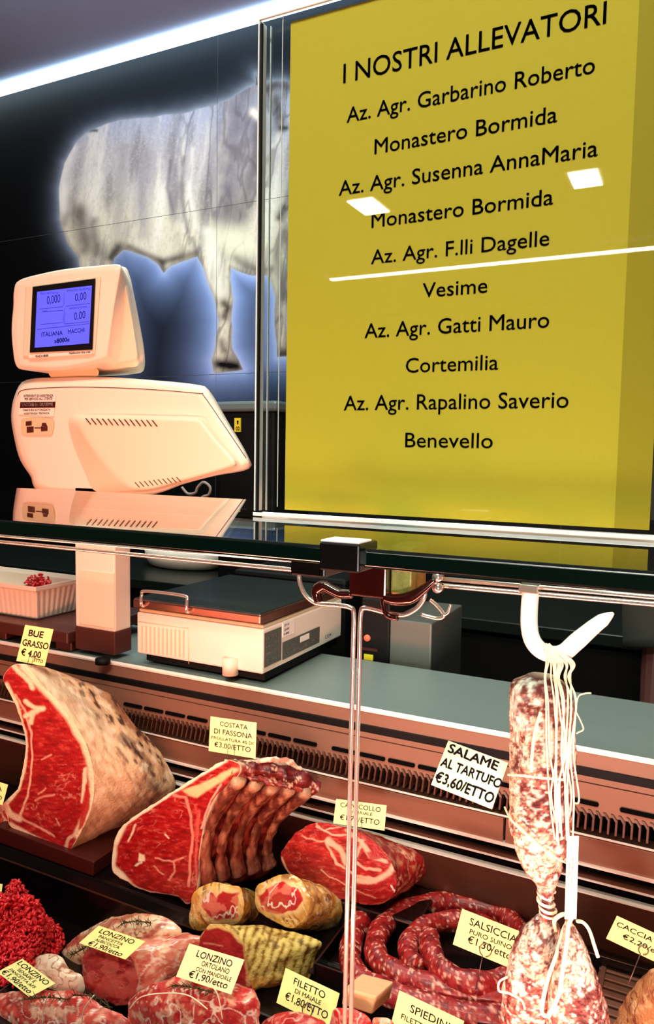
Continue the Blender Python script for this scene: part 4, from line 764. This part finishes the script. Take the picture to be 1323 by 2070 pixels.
# --- sausage coil on black tray
ZT = 1.4 - .60
tx0 = atZ(640, 1946, ZT)[0]; ty0 = .60 / .806
tr = empty('sausage_tray', (tx0 + .15, ty0 + .08, zl), 'black tray holding the coiled pork sausage', 'tray')
BASE[tr.name] = np.array([tx0 + .15, ty0 + .08, zl])
box('tray_floor', tx0, tx0 + .36, ty0, .92, ZT - .026, ZT - .022, M['black'], tr, bev=0)
for nm, c in (('tray_wall', (tx0, tx0 + .36, ty0 - .003, ty0)), ('tray_wall', (tx0, tx0 + .36, .915, .92)), ('tray_wall', (tx0 - .003, tx0, ty0 - .003, .92)), ('tray_wall', (tx0 + .36, tx0 + .363, ty0 - .003, .92))): box(nm, *c, ZT - .097, ZT, M['black'], tr, bev=.0008)
def saus(path, label, seed, r=.0128):
    V, Fc = tube_geo(path, r * (1 + .06 * np.sin(np.arange(len(path)) * .23 + seed)) * np.minimum(1, np.minimum(np.arange(len(path)) + 2.5, len(path) - np.arange(len(path)) + 1.5) / 7), 40)
    V = V + ((fbm(V, 130, 3, seed) - .5) * .0018)[:, None]
    c = np.tile(lin((170, 34, 34)), (len(V), 1)); n = fbm(V, 330, 3, seed); n2 = fbm(V, 150, 3, seed + 2)
    c = mix(c, (112, 12, 16), .8 * sst(.48, .62, n2)); c = mix(c, (240, 150, 130), .9 * sst(.60, .68, n)); c = mix(c, (255, 220, 200), .5 * sst(.68, .75, n))
    return tag(mk('sausage', V, Fc, M['meat'], cols=c), label, 'sausage', 'fresh sausage coil')
def sp(pts, dz, r=.0135): return crom([atZ(u, v, ZT + dz) for u, v in pts], 22)
saus(sp([(815, 1824), (768, 1834), (735, 1858), (715, 1895), (708, 1940), (726, 1976), (775, 2003), (860, 2030), (950, 2052), (1060, 2066)], -.004), 'outermost strand of the coiled fresh sausage, along the tray rim', 3, .0135)
saus(sp([(1075, 1925), (1045, 1875), (1000, 1845), (940, 1828), (880, 1826), (825, 1840), (780, 1868), (760, 1905), (766, 1942), (800, 1968), (860, 1990), (960, 2010), (1070, 2020)], .004), 'second strand of the coiled fresh sausage, forming its rear arc', 7, .0135)
saus(sp([(1040, 1925), (1010, 1890), (965, 1868), (915, 1862), (865, 1872), (832, 1898), (826, 1930), (842, 1962)], .010), 'inner strand of the coiled fresh sausage, ending left of the hole', 12, .0125)
saus(sp([(868, 1888), (872, 1925), (890, 1958), (930, 1982), (985, 1988), (1035, 1975), (1072, 1945)], .016), 'innermost curl lying on top around the hole of the sausage coil', 15, .0130)
# --- cacciatore at right
tag(loft('dry_sausage', [([(1238, 2100), (1250, 2050), (1270, 2010), (1300, 1975), (1330, 1955), (1390, 1960), (1400, 2060), (1390, 2140), (1260, 2150)], .73), ([(1260, 2090), (1268, 2050), (1285, 2015), (1305, 1990), (1330, 1975), (1380, 1980), (1390, 2060), (1380, 2110), (1275, 2120)], .78)], M['salami'], lump_paint([(196, 132, 84), (150, 70, 44), (236, 190, 140), (110, 40, 30)], 171), n=150, sub=20, capn=60, bulge=.025, disp=.004), 'brown dry sausage in the lower right corner under the cacciatori card', 'sausage')
# --- minced meat mounds
def mince(name, cen, rad, n, label, r=.0017):
    geo = []; rng = np.random.RandomState(5)
    for k in range(n):
        a = rng.uniform(0, 2 * math.pi); ph = math.acos(rng.uniform(0, 1)); d = np.array([math.cos(a) * math.sin(ph), math.sin(a) * math.sin(ph), math.cos(ph)])
        bump = .78 + .28 * math.sin(a * 3 + 1.3) * math.sin(ph * 3) + rng.uniform(-.1, .1); p = cen + d * rad * bump
        u = unit(rng.normal(size=3)); v = unit(np.cross(u, d)); L = rng.uniform(.003, .007)
        geo.append(tube_geo([p - u * L, p - u * L * .4 + d * .0018, p + v * L * .3 + d * .0022, p + u * L * .6 + v * L * .6], r, 6))
    V, Fc = join(geo)
    t = 24; S1 = [(cen + rad * .62 * np.array([math.cos(2 * math.pi * i / t) * math.cos(j / 8 * math.pi / 2), math.sin(2 * math.pi * i / t) * math.cos(j / 8 * math.pi / 2), math.sin(j / 8 * math.pi / 2)])) for j in range(9) for i in range(t)]
    F1 = [(j * t + i, j * t + (i + 1) % t, (j + 1) * t + (i + 1) % t, (j + 1) * t + i) for j in range(8) for i in range(t)]
    V, Fc = join([(V, Fc), (np.array(S1), F1)])
    return stuff(tag(mk(name, V, Fc, M['mince']), label, 'minced meat'))
c = atY(42, 1960, .70); c[2] = zl + .006
mince('minced_meat', atY(28, 1925, .68) * [1, 1, 0] + [0, 0, zl + .006], np.array([.068, .05, .088]), 3400, 'bright red mound of minced beef at the left edge')
# tray edge in front of the mince
box_t = empty('mince_tray', (atZ(0, 1850, zl + .01)[0], .69, zl), 'flat black tray under the bright red mince', 'tray'); BASE[box_t.name] = np.array(box_t.location)
xx = atZ(166, 1883, zl + .008)[0]
box('tray_floor', xx - .35, xx, .58, .722, zl + .001, zl + .004, M['black'], box_t, bev=0)
box('tray_rim', xx - .35, xx, .720, .7225, zl + .001, zl + .012, M['black'], box_t, bev=.001); box('tray_rim', xx - .35, xx, .58, .5825, zl + .001, zl + .012, M['black'], box_t, bev=.001)
box('tray_rim', xx - .0025, xx, .58, .722, zl + .001, zl + .012, M['black'], box_t, bev=.001)

# ================================================================== SCALE
BY = .985
sc = empty('weighing_scale', (atY(190, 1330, 1.0)[0], 1.05, DZ), 'cream shop weighing scale with blue display head, tilted printer body, column and steel pan', 'scale')
def ploft(name, rings, m, parent=None, cap=True, n=120, sub=8, bul=0.0, back=True):
    o = loft(name, rings, m, lambda UV, T, a, V, C: np.ones((len(UV), 3)), parent, n=n, sub=sub, capn=14, bulge=bul, back=back, round_end=.15); return o
B0 = [(36, 800), (48, 788), (120, 783), (200, 783), (300, 787), (400, 795), (412, 800), (450, 855), (498, 926), (496, 938), (430, 955), (370, 972), (305, 992), (200, 994), (84, 988), (66, 960), (46, 925), (33, 880), (28, 840)]
B1 = [(30, 800), (52, 770), (120, 764), (200, 763), (300, 769), (400, 779), (424, 792), (458, 848), (503, 925), (501, 948), (432, 962), (372, 978), (305, 999), (200, 996), (82, 992), (62, 962), (40, 927), (28, 880), (23, 840)]
bd = ploft('printer_body', [(B0, BY), (B1, BY + .018), (B1, BY + .10)], M['white'], sc, sub=8)
def flatpoly(name, pts, Y, m, parent, th=.001, smooth=True):
    q = resamp(crom(pts, 6, True), 90); return mk(name, np.vstack([P_(q, Y), P_(q, Y + th)]), [tuple(range(90)), tuple(range(90, 180))[::-1]] + [(i, (i + 1) % 90, 90 + (i + 1) % 90, 90 + i) for i in range(90)], m, parent, smooth=False)
O1 = [(136, 855), (142, 841), (160, 838), (240, 838), (330, 840), (405, 842), (418, 850), (450, 893), (488, 935), (482, 948), (400, 970), (350, 982), (305, 994), (240, 995), (188, 994), (166, 950), (146, 900)]
O2 = [(162, 866), (166, 852), (180, 848), (245, 846), (330, 848), (398, 850), (410, 857), (444, 898), (474, 932), (468, 942), (395, 964), (350, 976), (318, 986), (290, 990), (262, 984), (218, 944), (184, 902)]
ploft('raised_panel', [(O2, BY - .014), (O1, BY + .001)], M['white2'], bd, back=False)
def slash(u, v, du, dv, w, Y, parent, nm='vent_slot'):
    q = [(u, v), (u + w, v), (u + du + w, v + dv), (u + du, v + dv)]; a = P_(q, Y); b = P_(q, Y + .0012)
    mk(nm, np.vstack([a, b]), [(0, 1, 2, 3), (7, 6, 5, 4), (0, 4, 5, 1), (1, 5, 6, 2), (2, 6, 7, 3), (3, 7, 4, 0)], M['beige'] if nm != 'vent_slot' else M['brownp'], parent, smooth=False)
for k in range(13): slash(172 + k * 11.2, 845 + k * .35, 10, 13, 2.6, BY - .0150, bd)
for k in range(10): slash(272 + k * 9.3, 975 - k * 1.2, 9, 10, 2.0, BY - .0148, bd)
# body seam line, plates
tube('seam', crom([atY(u, v, BY - .0002) for u, v in [(36, 800), (48, 788), (120, 783), (200, 783), (300, 787), (400, 795), (412, 800), (450, 855), (498, 926)]], 6), .0006, M['brownp'], bd, nr=6)
pn = hexa('service_label', [atY(u, v, Y) for Y in (BY - .0015, BY + .0005) for u, v in ((42, 800), (113, 796), (109, 841), (38, 838))], M['whitep'], bd, bev=0); pn['label'] = 'grey and red service label'
A = lambda u, v, Y=BY - .0017: atY(u, v, Y)
for s, u0, u1, v, h in [('INTERVENTI DI ASSISTENZA', 48, 108, 803, 5), ('PER SERVIZIO ALL UTENTE', 50, 106, 809, 5), ('VACCHINA GIUSEPPE', 44, 107, 821, 6), ('TARATURA AUTORIZZATA', 46, 102, 831, 4), ('ASSISTENZA TECNICA', 48, 100, 838, 4)]:
    if s.startswith('VACC'): hexa('red_band', [atY(u, v_, Y) for Y in (BY - .0019, BY - .0015) for u, v_ in ((41, 813), (112, 812), (111, 824), (40, 825))], M['slab'], bd, bev=0); write(bd, s, A(u0, v), A(u1, v - 1) - A(u0, v), A(u0, v - h) - A(u0, v), np.array([0, -1., 0]), M['whitep'], .02, off=.0004)
    else: write(bd, s, A(u0, v), A(u1, v - 1) - A(u0, v), A(u0, v - h) - A(u0, v), np.array([0, -1., 0]), M['ink'], .02, off=.0001)
flatpoly('symbol_plate', [(43, 850), (50, 846), (75, 845), (104, 846), (109, 854), (107, 871), (102, 878), (75, 879), (50, 878), (43, 872)], BY - .0018, M['beige'], bd)
for q in [((52, 852), (64, 851), (64, 860), (52, 861)), ((54, 863), (68, 862), (68, 874), (54, 875)), ((82, 862), (96, 861), (96, 871), (83, 872)), ((85, 855), (93, 855), (95, 861), (84, 861)), ((70, 864), (82, 864), (82, 866), (70, 866))]:
    hexa('symbol', [atY(u, v, Y) for Y in (BY - .0023, BY - .0019) for u, v in q], M['brownp'], bd, bev=0)
# display head
H0 = [(33, 620), (33, 590), (42, 572), (90, 559), (140, 550), (200, 544), (236, 541), (240, 548), (236, 580), (228, 640), (220, 700), (216, 722), (200, 730), (150, 741), (110, 746), (60, 744), (40, 738), (32, 700), (30, 660)]
H1 = [(29, 620), (31, 586), (42, 566), (90, 552), (140, 543), (200, 537), (240, 536), (248, 546), (244, 580), (236, 640), (228, 700), (222, 728), (204, 736), (150, 747), (110, 751), (60, 748), (36, 742), (28, 700), (26, 660)]
H2 = [(70, 620), (72, 590), (82, 574), (110, 560), (150, 550), (205, 541), (250, 539), (262, 556), (270, 590), (282, 650), (292, 710), (291, 748), (270, 756), (220, 760), (160, 760), (110, 756), (84, 748), (74, 700), (70, 660)]
hd = ploft('display_head', [(H0, BY - .005), (H1, BY + .006), (H2, BY + .075)], M['white'], sc, sub=8)
ploft('side_cover', [([(240, 575), (246, 560), (252, 572), (262, 620), (272, 680), (276, 725), (250, 733), (222, 732), (226, 690), (234, 625)], BY + .024), ([(238, 570), (246, 554), (256, 570), (266, 620), (277, 680), (281, 735), (252, 742), (218, 740), (222, 690), (232, 625)], BY + .034)], M['white2'], hd, back=False)
fr = hexa('screen_recess', [atY(u, v, Y) for Y in (BY - .0075, BY - .002) for u, v in ((52, 578), (204, 556), (192, 716), (46, 722))], M['white2'], hd, bev=.002)
bz = hexa('screen_bezel', [atY(u, v, Y) for Y in (BY - .0095, BY - .007) for u, v in ((66, 580), (193, 563), (187, 707), (60, 713))], M['blackm'], hd, bev=.0006)
lc = hexa('screen', [atY(u, v, Y) for Y in (BY - .0105, BY - .0095) for u, v in ((75, 590), (186, 577), (180, 694), (70, 703))], M['lcd'], hd, bev=0)
Y0 = BY - .0106
def lcdline(pts): tube('screen_line', [atY(u, v, Y0) for u, v in pts], .0004, M['lcdink'], hd, nr=4)
for s, a, b, h, bold in [('0,000', (95, 615), (122, 611), 17, 0), ('0,00', (152, 609), (175, 605), 16, 0), ('0,00', (150, 647), (173, 643), 16, 0), ('ITALIANA', (84, 681), (127, 677), 9, .01), ('MACCHI', (138, 675), (171, 671), 9, .01), ('»8000«', (110, 694), (141, 690), 9, .03),
                         ('PESO NETTO Kg', (82, 596), (118, 593), 4, 0), ('PREZZO EUR/Kg', (136, 590), (182, 585), 4, 0), ('TARA', (86, 632), (97, 631), 4, 0), ('IMPORTO EURO', (140, 626), (176, 622), 4, 0)]:
    a_, b_ = atY(*a, Y0), atY(*b, Y0); write(hd, s, a_, b_ - a_, atY(a[0], a[1] - h, Y0) - a_, np.array([0, -1., 0]), M['lcdink'], bold, off=.0003)
for pts in [[(80, 625), (126, 620), (129, 616), (130, 592)], [(133, 619), (182, 613)], [(82, 656), (126, 652), (128, 648), (128, 627), (84, 631)], [(131, 655), (180, 650)], [(131, 622), (130, 655)], [(75, 666), (181, 654)]]: lcdline(pts)
hexa('name_plate', [atY(u, v, Y) for Y in (BY - .0082, BY - .006) for u, v in ((58, 717), (186, 709), (186, 715), (58, 724))], M['whitep'], hd, bev=0)
for s, a, b, h in [('SCALE 8000', (72, 723), (98, 721), 5), ('Multifunction shop scale', (140, 716), (183, 713), 4)]:
    a_, b_ = atY(*a, BY - .0083), atY(*b, BY - .0083)
    write(hd, 'MACH 8000' if s[0] == 'S' else s, a_, b_ - a_, atY(a[0], a[1] - h, BY - .0083) - a_, np.array([0, -1., 0]), M['ink'], .02)
ploft('neck', [([(104, 744), (190, 742), (192, 764), (130, 768), (106, 766)], BY + .02), ([(104, 744), (190, 742), (192, 764), (130, 768), (106, 766)], BY + .06)], M['beige'], sc)
# column
xa, xb = atY(152, 1200, BY)[0], atY(232, 1200, BY)[0]; yb = BY + .075
yb = atX(265, 1200, xb)[1]
z0 = atY(190, 1272, BY)[2]
box('column', xa, xb, BY, yb, z0, atY(200, 985, BY)[2], M['white'], sc, bev=.003)
box('column_foot', xa - .0005, xb + .0005, BY - .001, yb + .001, DZ + .008, z0, M['brownp'], sc, bev=.002)
box('column_cover', atY(160, 1100, BY)[0], xb - .001, BY - .0012, BY + .001, z0 + .006, atY(200, 1155, BY)[2], M['white2'], sc, bev=.001)
c = atZ(198, 1345, DZ); tube('rubber_foot', [c + [0, .012, 0], c + [0, .012, .009]], .013, M['blackm'], sc, nr=24)
c = np.array([xa + .02, yb - .01, DZ]); tube('rubber_foot', [c, c + [0, 0, .009]], .013, M['blackm'], sc, nr=24)
# base box and pan
FY = .988; bx0 = atY(277, 1300, FY)[0]; bx1 = atY(532, 1300, FY)[0]; bz0 = atY(532, 1364, FY)[2]; bz1 = atY(530, 1272, FY)[2]; byb = atX(690, 1300, bx1)[1]
bs = box('scale_base', bx0, bx1, FY, byb, bz0, bz1, M['white'], sc, bev=.003)
box('base_rim', bx0 + .002, bx1 - .002, FY + .003, byb - .003, bz1, bz1 + .006, M['beige'], sc, bev=.002)
box('base_shadow_gap', bx0 + .01, bx1 - .004, FY + .012, byb - .01, DZ + .004, bz0 + .002, M['blackm'], sc, bev=.002)  # black box stands in for the shadow under the scale base
for k in range(11): 
    u = 288 + k * 8.4; a = atY(u, 1264 + k, FY); b = atY(u, 1316 + k * 1.3, FY); box('vent_rib', a[0] - .0012, a[0] + .0012, FY - .0016, FY + .001, b[2], a[2], M['beige'], bs, bev=.0004)
for (u, v), (u2, v2) in [((280, 1256), (382, 1270)), ((382, 1270), (382, 1342))]: tube('vent_frame', [atY(u, v, FY), atY(u2, v2, FY)], .0007, M['beige'], bs, nr=6)
pz = bz1 + .008; po = .008
pan = box('scale_pan', bx0 - .002, bx1 + po * 0, FY - po, byb - .004, pz, pz + .016, M['panedge'], sc, bev=.003)
box('pan_top', bx0, bx1 - .003, FY - po + .003, byb - .007, pz + .0155, pz + .0175, M['pan'], pan, bev=.001)
hx0, hx1 = atY(292, 1220, FY - po)[0], atY(383, 1230, FY - po)[0]; hz = pz + .006
tube('pan_handle', crom([(hx0, FY - po, hz), (hx0, FY - po - .008, hz + .004), (hx0, FY - po - .006, hz + .020), (hx0 + .008, FY - po - .005, hz + .027), (hx1 - .008, FY - po - .005, hz + .027), (hx1, FY - po - .006, hz + .020), (hx1, FY - po - .008, hz + .004), (hx1, FY - po, hz)], 6), .0028, M['chrome'], pan, nr=12)
c = atY(466, 1346, FY - .003); tube('corner_foot', [c + [0, 0, -.014], c + [0, 0, .012]], .013, M['white2'], bs, nr=24)
for nm, u0, u1, v0, v1, mm in [('data_plate', 534, 568, .10, .86, 'grey'), ('data_plate', 571, 645, .48, .88, 'grey'), ('sticker', 571, 594, .03, .36, 'whitep'), ('white_patch', 606, 624, .52, .66, 'whitep')]:
    ya_, yb_ = atX(u0, 1300, bx1)[1], atX(u1, 1300, bx1)[1]; h = bz1 - bz0
    box(nm, bx1, bx1 + (.0012 if nm != 'white_patch' else .0016), ya_, yb_, bz1 - h * v1, bz1 - h * v0, M[mm], bs, bev=0)
def side_txt(s, u0, u1, fv, hh, mm='ink'):
    ya_, yb_ = atX(u0, 1300, bx1)[1], atX(u1, 1300, bx1)[1]; h = bz1 - bz0; A_ = np.array([bx1 + .0013, ya_, bz1 - h * fv]); write(bs, s, A_, np.array([0, yb_ - ya_, 0]), np.array([0, 0, h * hh]), np.array([1., 0, 0]), M[mm], .02, off=.0002)
for i, s in enumerate(['Max 15 kg', 'Min 40 g', 'e=d 5 g', 'T 6000 g']): side_txt(s, 537, 562, .26 + .17 * i, .07, 'whitep')
for i, s in enumerate(['CE M 02', 'CLASSE', 'N 8000']): side_txt(s, 573, 583, .12 + .1 * i, .05)
side_txt('230V 50Hz 0,3A', 575, 603, .66, .06, 'whitep'); side_txt('N. 0102 CE 0476', 575, 640, .80, .06, 'whitep')
side_txt('C E M', 656, 668, .86, .08)

# ================================================================== WHITE RIBBED TRAY ON BOARD
bd_x1 = atZ(265, 1300, DZ)[0] - .06
tag(hexa('chopping_board', [(-1.50, .97, DZ + .040), (xa - .004, .97, DZ + .040), (xa - .004, .97, DZ + .018), (-1.50, .97, DZ + .018), (-1.50, 1.2, DZ + .040), (xa - .004, 1.2, DZ + .040), (xa - .004, 1.2, DZ + .018), (-1.50, 1.2, DZ + .018)], M['brownp'], bev=.003), 'brown chopping board under the white ribbed tray, left of the scale column', 'cutting board')
for k, (xx_, yy_) in enumerate(((xa - .03, .985), (xa - .2, .985))):
    tag(box('board_foot', xx_ - .02, xx_ + .02, yy_, yy_ + .1, DZ + .0005, DZ + .0175, M['brownp'], bev=.002), ('right' if k == 0 else 'left') + ' brown foot under the chopping board', 'foot')
tY = 1.0; tz0 = DZ + .0405
tx1 = xa + .012; tx0_ = atY(-150, 1200, tY)[0]; tz1 = tz0 + .068
ty1_ = 1.13
tx1 = atY(152, 1160, ty1_)[0] + .03; tx0_ = tx1 - .30
def tray_loop(z, ins, rib, n=240):
    out = []
    w, h = tx1 - tx0_, ty1_ - tY; per = 2 * (w + h); r = .015
    for i in range(n):
        s = i / n * per
        if s < w: p = (tx0_ + s, tY); nn = (0, -1)
        elif s < w + h: p = (tx1, tY + s - w); nn = (1, 0)
        elif s < 2 * w + h: p = (tx1 - (s - w - h), ty1_); nn = (0, 1)
        else: p = (tx0_, ty1_ - (s - 2 * w - h)); nn = (-1, 0)
        mx, my = (tx0_ + tx1) / 2, (tY + ty1_) / 2; o = rib * (i % 4 < 2)
        out.append((p[0] + nn[0] * o - np.sign(p[0] - mx) * ins * abs(p[0] - mx) / (w / 2), p[1] + nn[1] * o - np.sign(p[1] - my) * ins * abs(p[1] - my) / (h / 2), z))
    return out
L = [tray_loop(tz0, .014, 0), tray_loop(tz0 + .003, .012, .0015), tray_loop(tz1 - .012, .002, .0015), tray_loop(tz1 - .010, 0, 0), tray_loop(tz1 - .008, -.004, 0), tray_loop(tz1, -.005, 0), tray_loop(tz1, -.002, 0), tray_loop(tz1 - .008, .003, 0), tray_loop(tz0 + .004, .015, 0)]
n = 240; V = np.array([p for l in L for p in l]); Fc = [(j * n + i, j * n + (i + 1) % n, (j + 1) * n + (i + 1) % n, (j + 1) * n + i) for j in range(len(L) - 1) for i in range(n)] + [tuple(range(n))[::-1], tuple(range(8 * n, 9 * n))]
tag(mk('ribbed_tray', V, Fc, M['white'], smooth=False), 'white ribbed plastic tray with a little mince, left of the scale column', 'tray')
c = atY(72, 1190, 1.06); mince('minced_meat', np.array([c[0] + .0, 1.07, tz0 + .006]), np.array([.045, .03, .066]), 500, 'small dark red heap of mince inside the white ribbed tray', .002)

# ================================================================== BACK COUNTER AND APPLIANCES
bcz = 1.0
bc = empty('back_counter', (-1.2, 1.95, 0), 'dark back counter along the bull wall behind the scale', 'counter')
box('worktop', -3.4, .9, 1.78, 2.19, bcz - .03, bcz, mat('dim steel worktop', (34, 42, 38), .3, .4), bc, bev=.003)
box('cabinet', -3.38, .88, 1.80, 2.185, .05, bcz - .03, M['blackm'], bc, bev=0)
# white bowl on worktop
c = atZ(348, 1151, bcz + .001); bwl = []
for j, (r_, z_) in enumerate([(0, 0), (.075, 0), (.09, .006), (.098, .02), (.105, .055), (.103, .055), (.092, .012), (0, .008)]):
    for i in range(48): bwl.append((c[0] + 1.5 * r_ * math.cos(2 * math.pi * i / 48), c[1] + .065 + .85 * r_ * math.sin(2 * math.pi * i / 48), bcz + .001 + z_))
Fc = [(j * 48 + i, j * 48 + (i + 1) % 48, (j + 1) * 48 + (i + 1) % 48, (j + 1) * 48 + i) for j in range(7) for i in range(48)]
tag(mk('white_bowl', bwl, Fc, M['white']), 'white plastic bowl on the back counter right of the scale column', 'bowl')
# black appliance with smoky rim behind scale body
a = atY(434, 812, 1.85); b = atY(560, 812, 1.85)
ap = empty('kitchen_appliance', ((a[0] + b[0]) / 2, 1.95, bcz), 'black appliance with a smoky rim and yellow sticker behind the scale body', 'appliance')
box('housing', a[0] + .008, b[0] - .008, 1.855, 2.08, bcz + .001, a[2] - .03, M['blackm'], ap, bev=.01)
box('rim', a[0], b[0], 1.848, 2.09, a[2] - .03, a[2], M['greyglass'], ap, bev=.008)
a_ = atY(475, 845, 1.852); b_ = atY(487, 873, 1.852); st_ = box('warning_sticker', a_[0], b_[0], 1.850, 1.854, b_[2], a_[2], M['yellow'], ap, bev=0)
write(ap, '!', atY(479, 857, 1.849), atY(483, 857, 1.849) - atY(479, 857, 1.849), atY(479, 850, 1.849) - atY(479, 857, 1.849), np.array([0, -1., 0]), M['ink'], .03)
write(ap, '02', atY(477, 870, 1.849), atY(485, 870, 1.849) - atY(477, 870, 1.849), atY(477, 862, 1.849) - atY(477, 870, 1.849), np.array([0, -1., 0]), M['ink'], .02)
cb = tube('power_cable', crom([atY(u, v, 1.7) for u, v in [(368, 985), (380, 998), (395, 996), (400, 985), (412, 975), (425, 985), (422, 1000), (405, 1010), (380, 1060)]], 8), .004, mat('grey cable', (160, 150, 140), .5), sc, nr=8)
# appliance on the deck behind the pole
a = atY(733, 1240, 1.23); b = atY(782, 1345, 1.23)
vm = empty('wrapping_machine', atY(800, 1340, 1.26), 'dark appliance with a red light behind the upright rod and steel deck', 'appliance')
box('control_panel', a[0], b[0] + .006, 1.225, 1.42, b[2] - .12, a[2] + .03, M['blackm'], vm, bev=.003)
a2 = atY(784, 1250, 1.23); b2 = atY(871, 1352, 1.23)
box('side_housing', a2[0] + .003, b2[0], 1.23, 1.42, b2[2] - .12, a2[2], M['grey'], vm, bev=.003)
c = atY(742, 1290, 1.222); tube('red_light', [c, c + [0, .005, 0]], .006, mat('red indicator', (230, 90, 60), .4, emit=.8), vm, nr=20)
a_ = atY(736, 1322, 1.222); b_ = atY(754, 1336, 1.222); box('warning_sticker', a_[0], b_[0], 1.2225, 1.2255, b_[2], a_[2], M['yellow'], vm, bev=0)
a_ = atY(733, 1308, 1.222); b_ = atY(764, 1318, 1.222); box('red_switch', a_[0], b_[0], 1.221, 1.2255, b_[2], a_[2], M['slab'], vm, bev=0)
# sloped dark hood between scale pan and bracket
q = [(470, 1150), (720, 1160), (790, 1215), (870, 1198), (935, 1172), (560, 1130)]
a = atY(470, 1150, 1.5); b = atY(700, 1215, 1.5)
tag(box('metal_bin', a[0], b[0], 1.5, 1.72, .001, a[2], M['blackm'], bev=.01), 'black bin standing in the aisle behind the scale pan', 'bin')
a = atY(0, 1150, 1.5); 

# ================================================================== PERSON in the aisle at the right edge
def person():
    PX, PY = atY(1338, 1300, 1.5)[0] + .24, 1.5
    J = {}; pts = []; rad = []; ed = []
    def v(p, r): pts.append((PX + p[0], PY + p[1], p[2])); rad.append(r); return len(pts) - 1
    pel = v((0, 0, .98), .13); ab = v((0, 0, 1.12), .12); ch = v((0, 0, 1.32), .13); up = v((0, 0, 1.42), .10); nk = v((0, 0, 1.50), .055); hd = v((0, -.01, 1.60), .075); tp = v((0, 0, 1.70), .07)
    for a_, b_ in ((pel, ab), (ab, ch), (ch, up), (up, nk), (nk, hd), (hd, tp)): ed.append((a_, b_))
    for s in (-1, 1):
        sh_ = v((s * .17, 0, 1.42), .06); el = v((s * .235, .01, 1.15), .045); wr = v((s * .24, -.08, .93), .030); pm = v((s * .235, -.12, .86), .033)
        hp_ = v((s * .09, 0, .90), .085); kn = v((s * .10, -.01, .50), .06); an = v((s * .10, .01, .10), .042); ft = v((s * .11, -.14, .04), .04)
        for a_, b_ in ((up, sh_), (sh_, el), (el, wr), (wr, pm), (pel, hp_), (hp_, kn), (kn, an), (an, ft)): ed.append((a_, b_))
    me = bpy.data.meshes.new('person'); root = np.array([PX, PY, 0])
    me.from_pydata([tuple(np.array(p) - root) for p in pts], ed, []); o = bpy.data.objects.new('person', me); S.collection.objects.link(o); o.location = root; BASE['person'] = root
    sk_ = o.modifiers.new('skin', 'SKIN'); 
    for i, r in enumerate(rad): me.skin_vertices[0].data[i].radius = (r, r * (.8 if i < 4 else 1))
    me.skin_vertices[0].data[0].use_root = True
    o.modifiers.new('sub', 'SUBSURF').levels = 2; o.modifiers['sub'].render_levels = 2
    me.materials.append(M['skin']); tag(o, 'person in a dark green short-sleeved shirt standing in the aisle at the right edge', 'person')
    # shirt: torso shell and sleeves
    geo = [tube_geo([(PX, PY, .92), (PX, PY, 1.0), (PX, PY, 1.15), (PX, PY, 1.32), (PX, PY, 1.42), (PX, PY, 1.475)], [.165, .16, .155, .165, .15, .07], 32, .95)]
    for s in (-1, 1): geo.append(tube_geo(crom([(PX + s * .08, PY, 1.42), (PX + s * .17, PY, 1.42), (PX + s * .205, PY, 1.33), (PX + s * .24, PY + .008, 1.17), (PX + s * .238, PY - .03, 1.05)], 6), np.linspace(.085, .066, 25), 24))
    mk('shirt', *join(geo), M['shirt'], o)
    mk('trousers', *join([tube_geo([(PX + s * .09, PY, .96), (PX + s * .10, PY - .01, .5), (PX + s * .10, PY + .01, .1)], [.105, .08, .065], 24) for s in (-1, 1)]), M['blackm'], o)
    mk('hair', *tube_geo([(PX, PY + .02, 1.60), (PX, PY + .015, 1.70), (PX, PY + .01, 1.765)], [.098, .10, .03], 24), M['hair'], o)
    for s in (-1, 1):
        for k in range(4):
            x_ = PX + s * .235 + (k - 1.5) * .017; L_ = (.07, .08, .075, .06)[k]
            tube('finger', crom([(x_, PY - .12, .87), (x_, PY - .135, .84), (x_, PY - .14, .84 - L_ * .55), (x_, PY - .128, .84 - L_)], 4), [.0085] * 12 + [.006], M['skin'], o, nr=8)
        tube('finger', crom([(PX + s * .205, PY - .10, .89), (PX + s * .185, PY - .125, .86), (PX + s * .185, PY - .14, .835)], 4), [.010] * 8 + [.007], M['skin'], o, nr=8)
person()
print('objects', len(S.objects), 'tris', sum(len(o.data.polygons) for o in S.objects if o.type == 'MESH'))
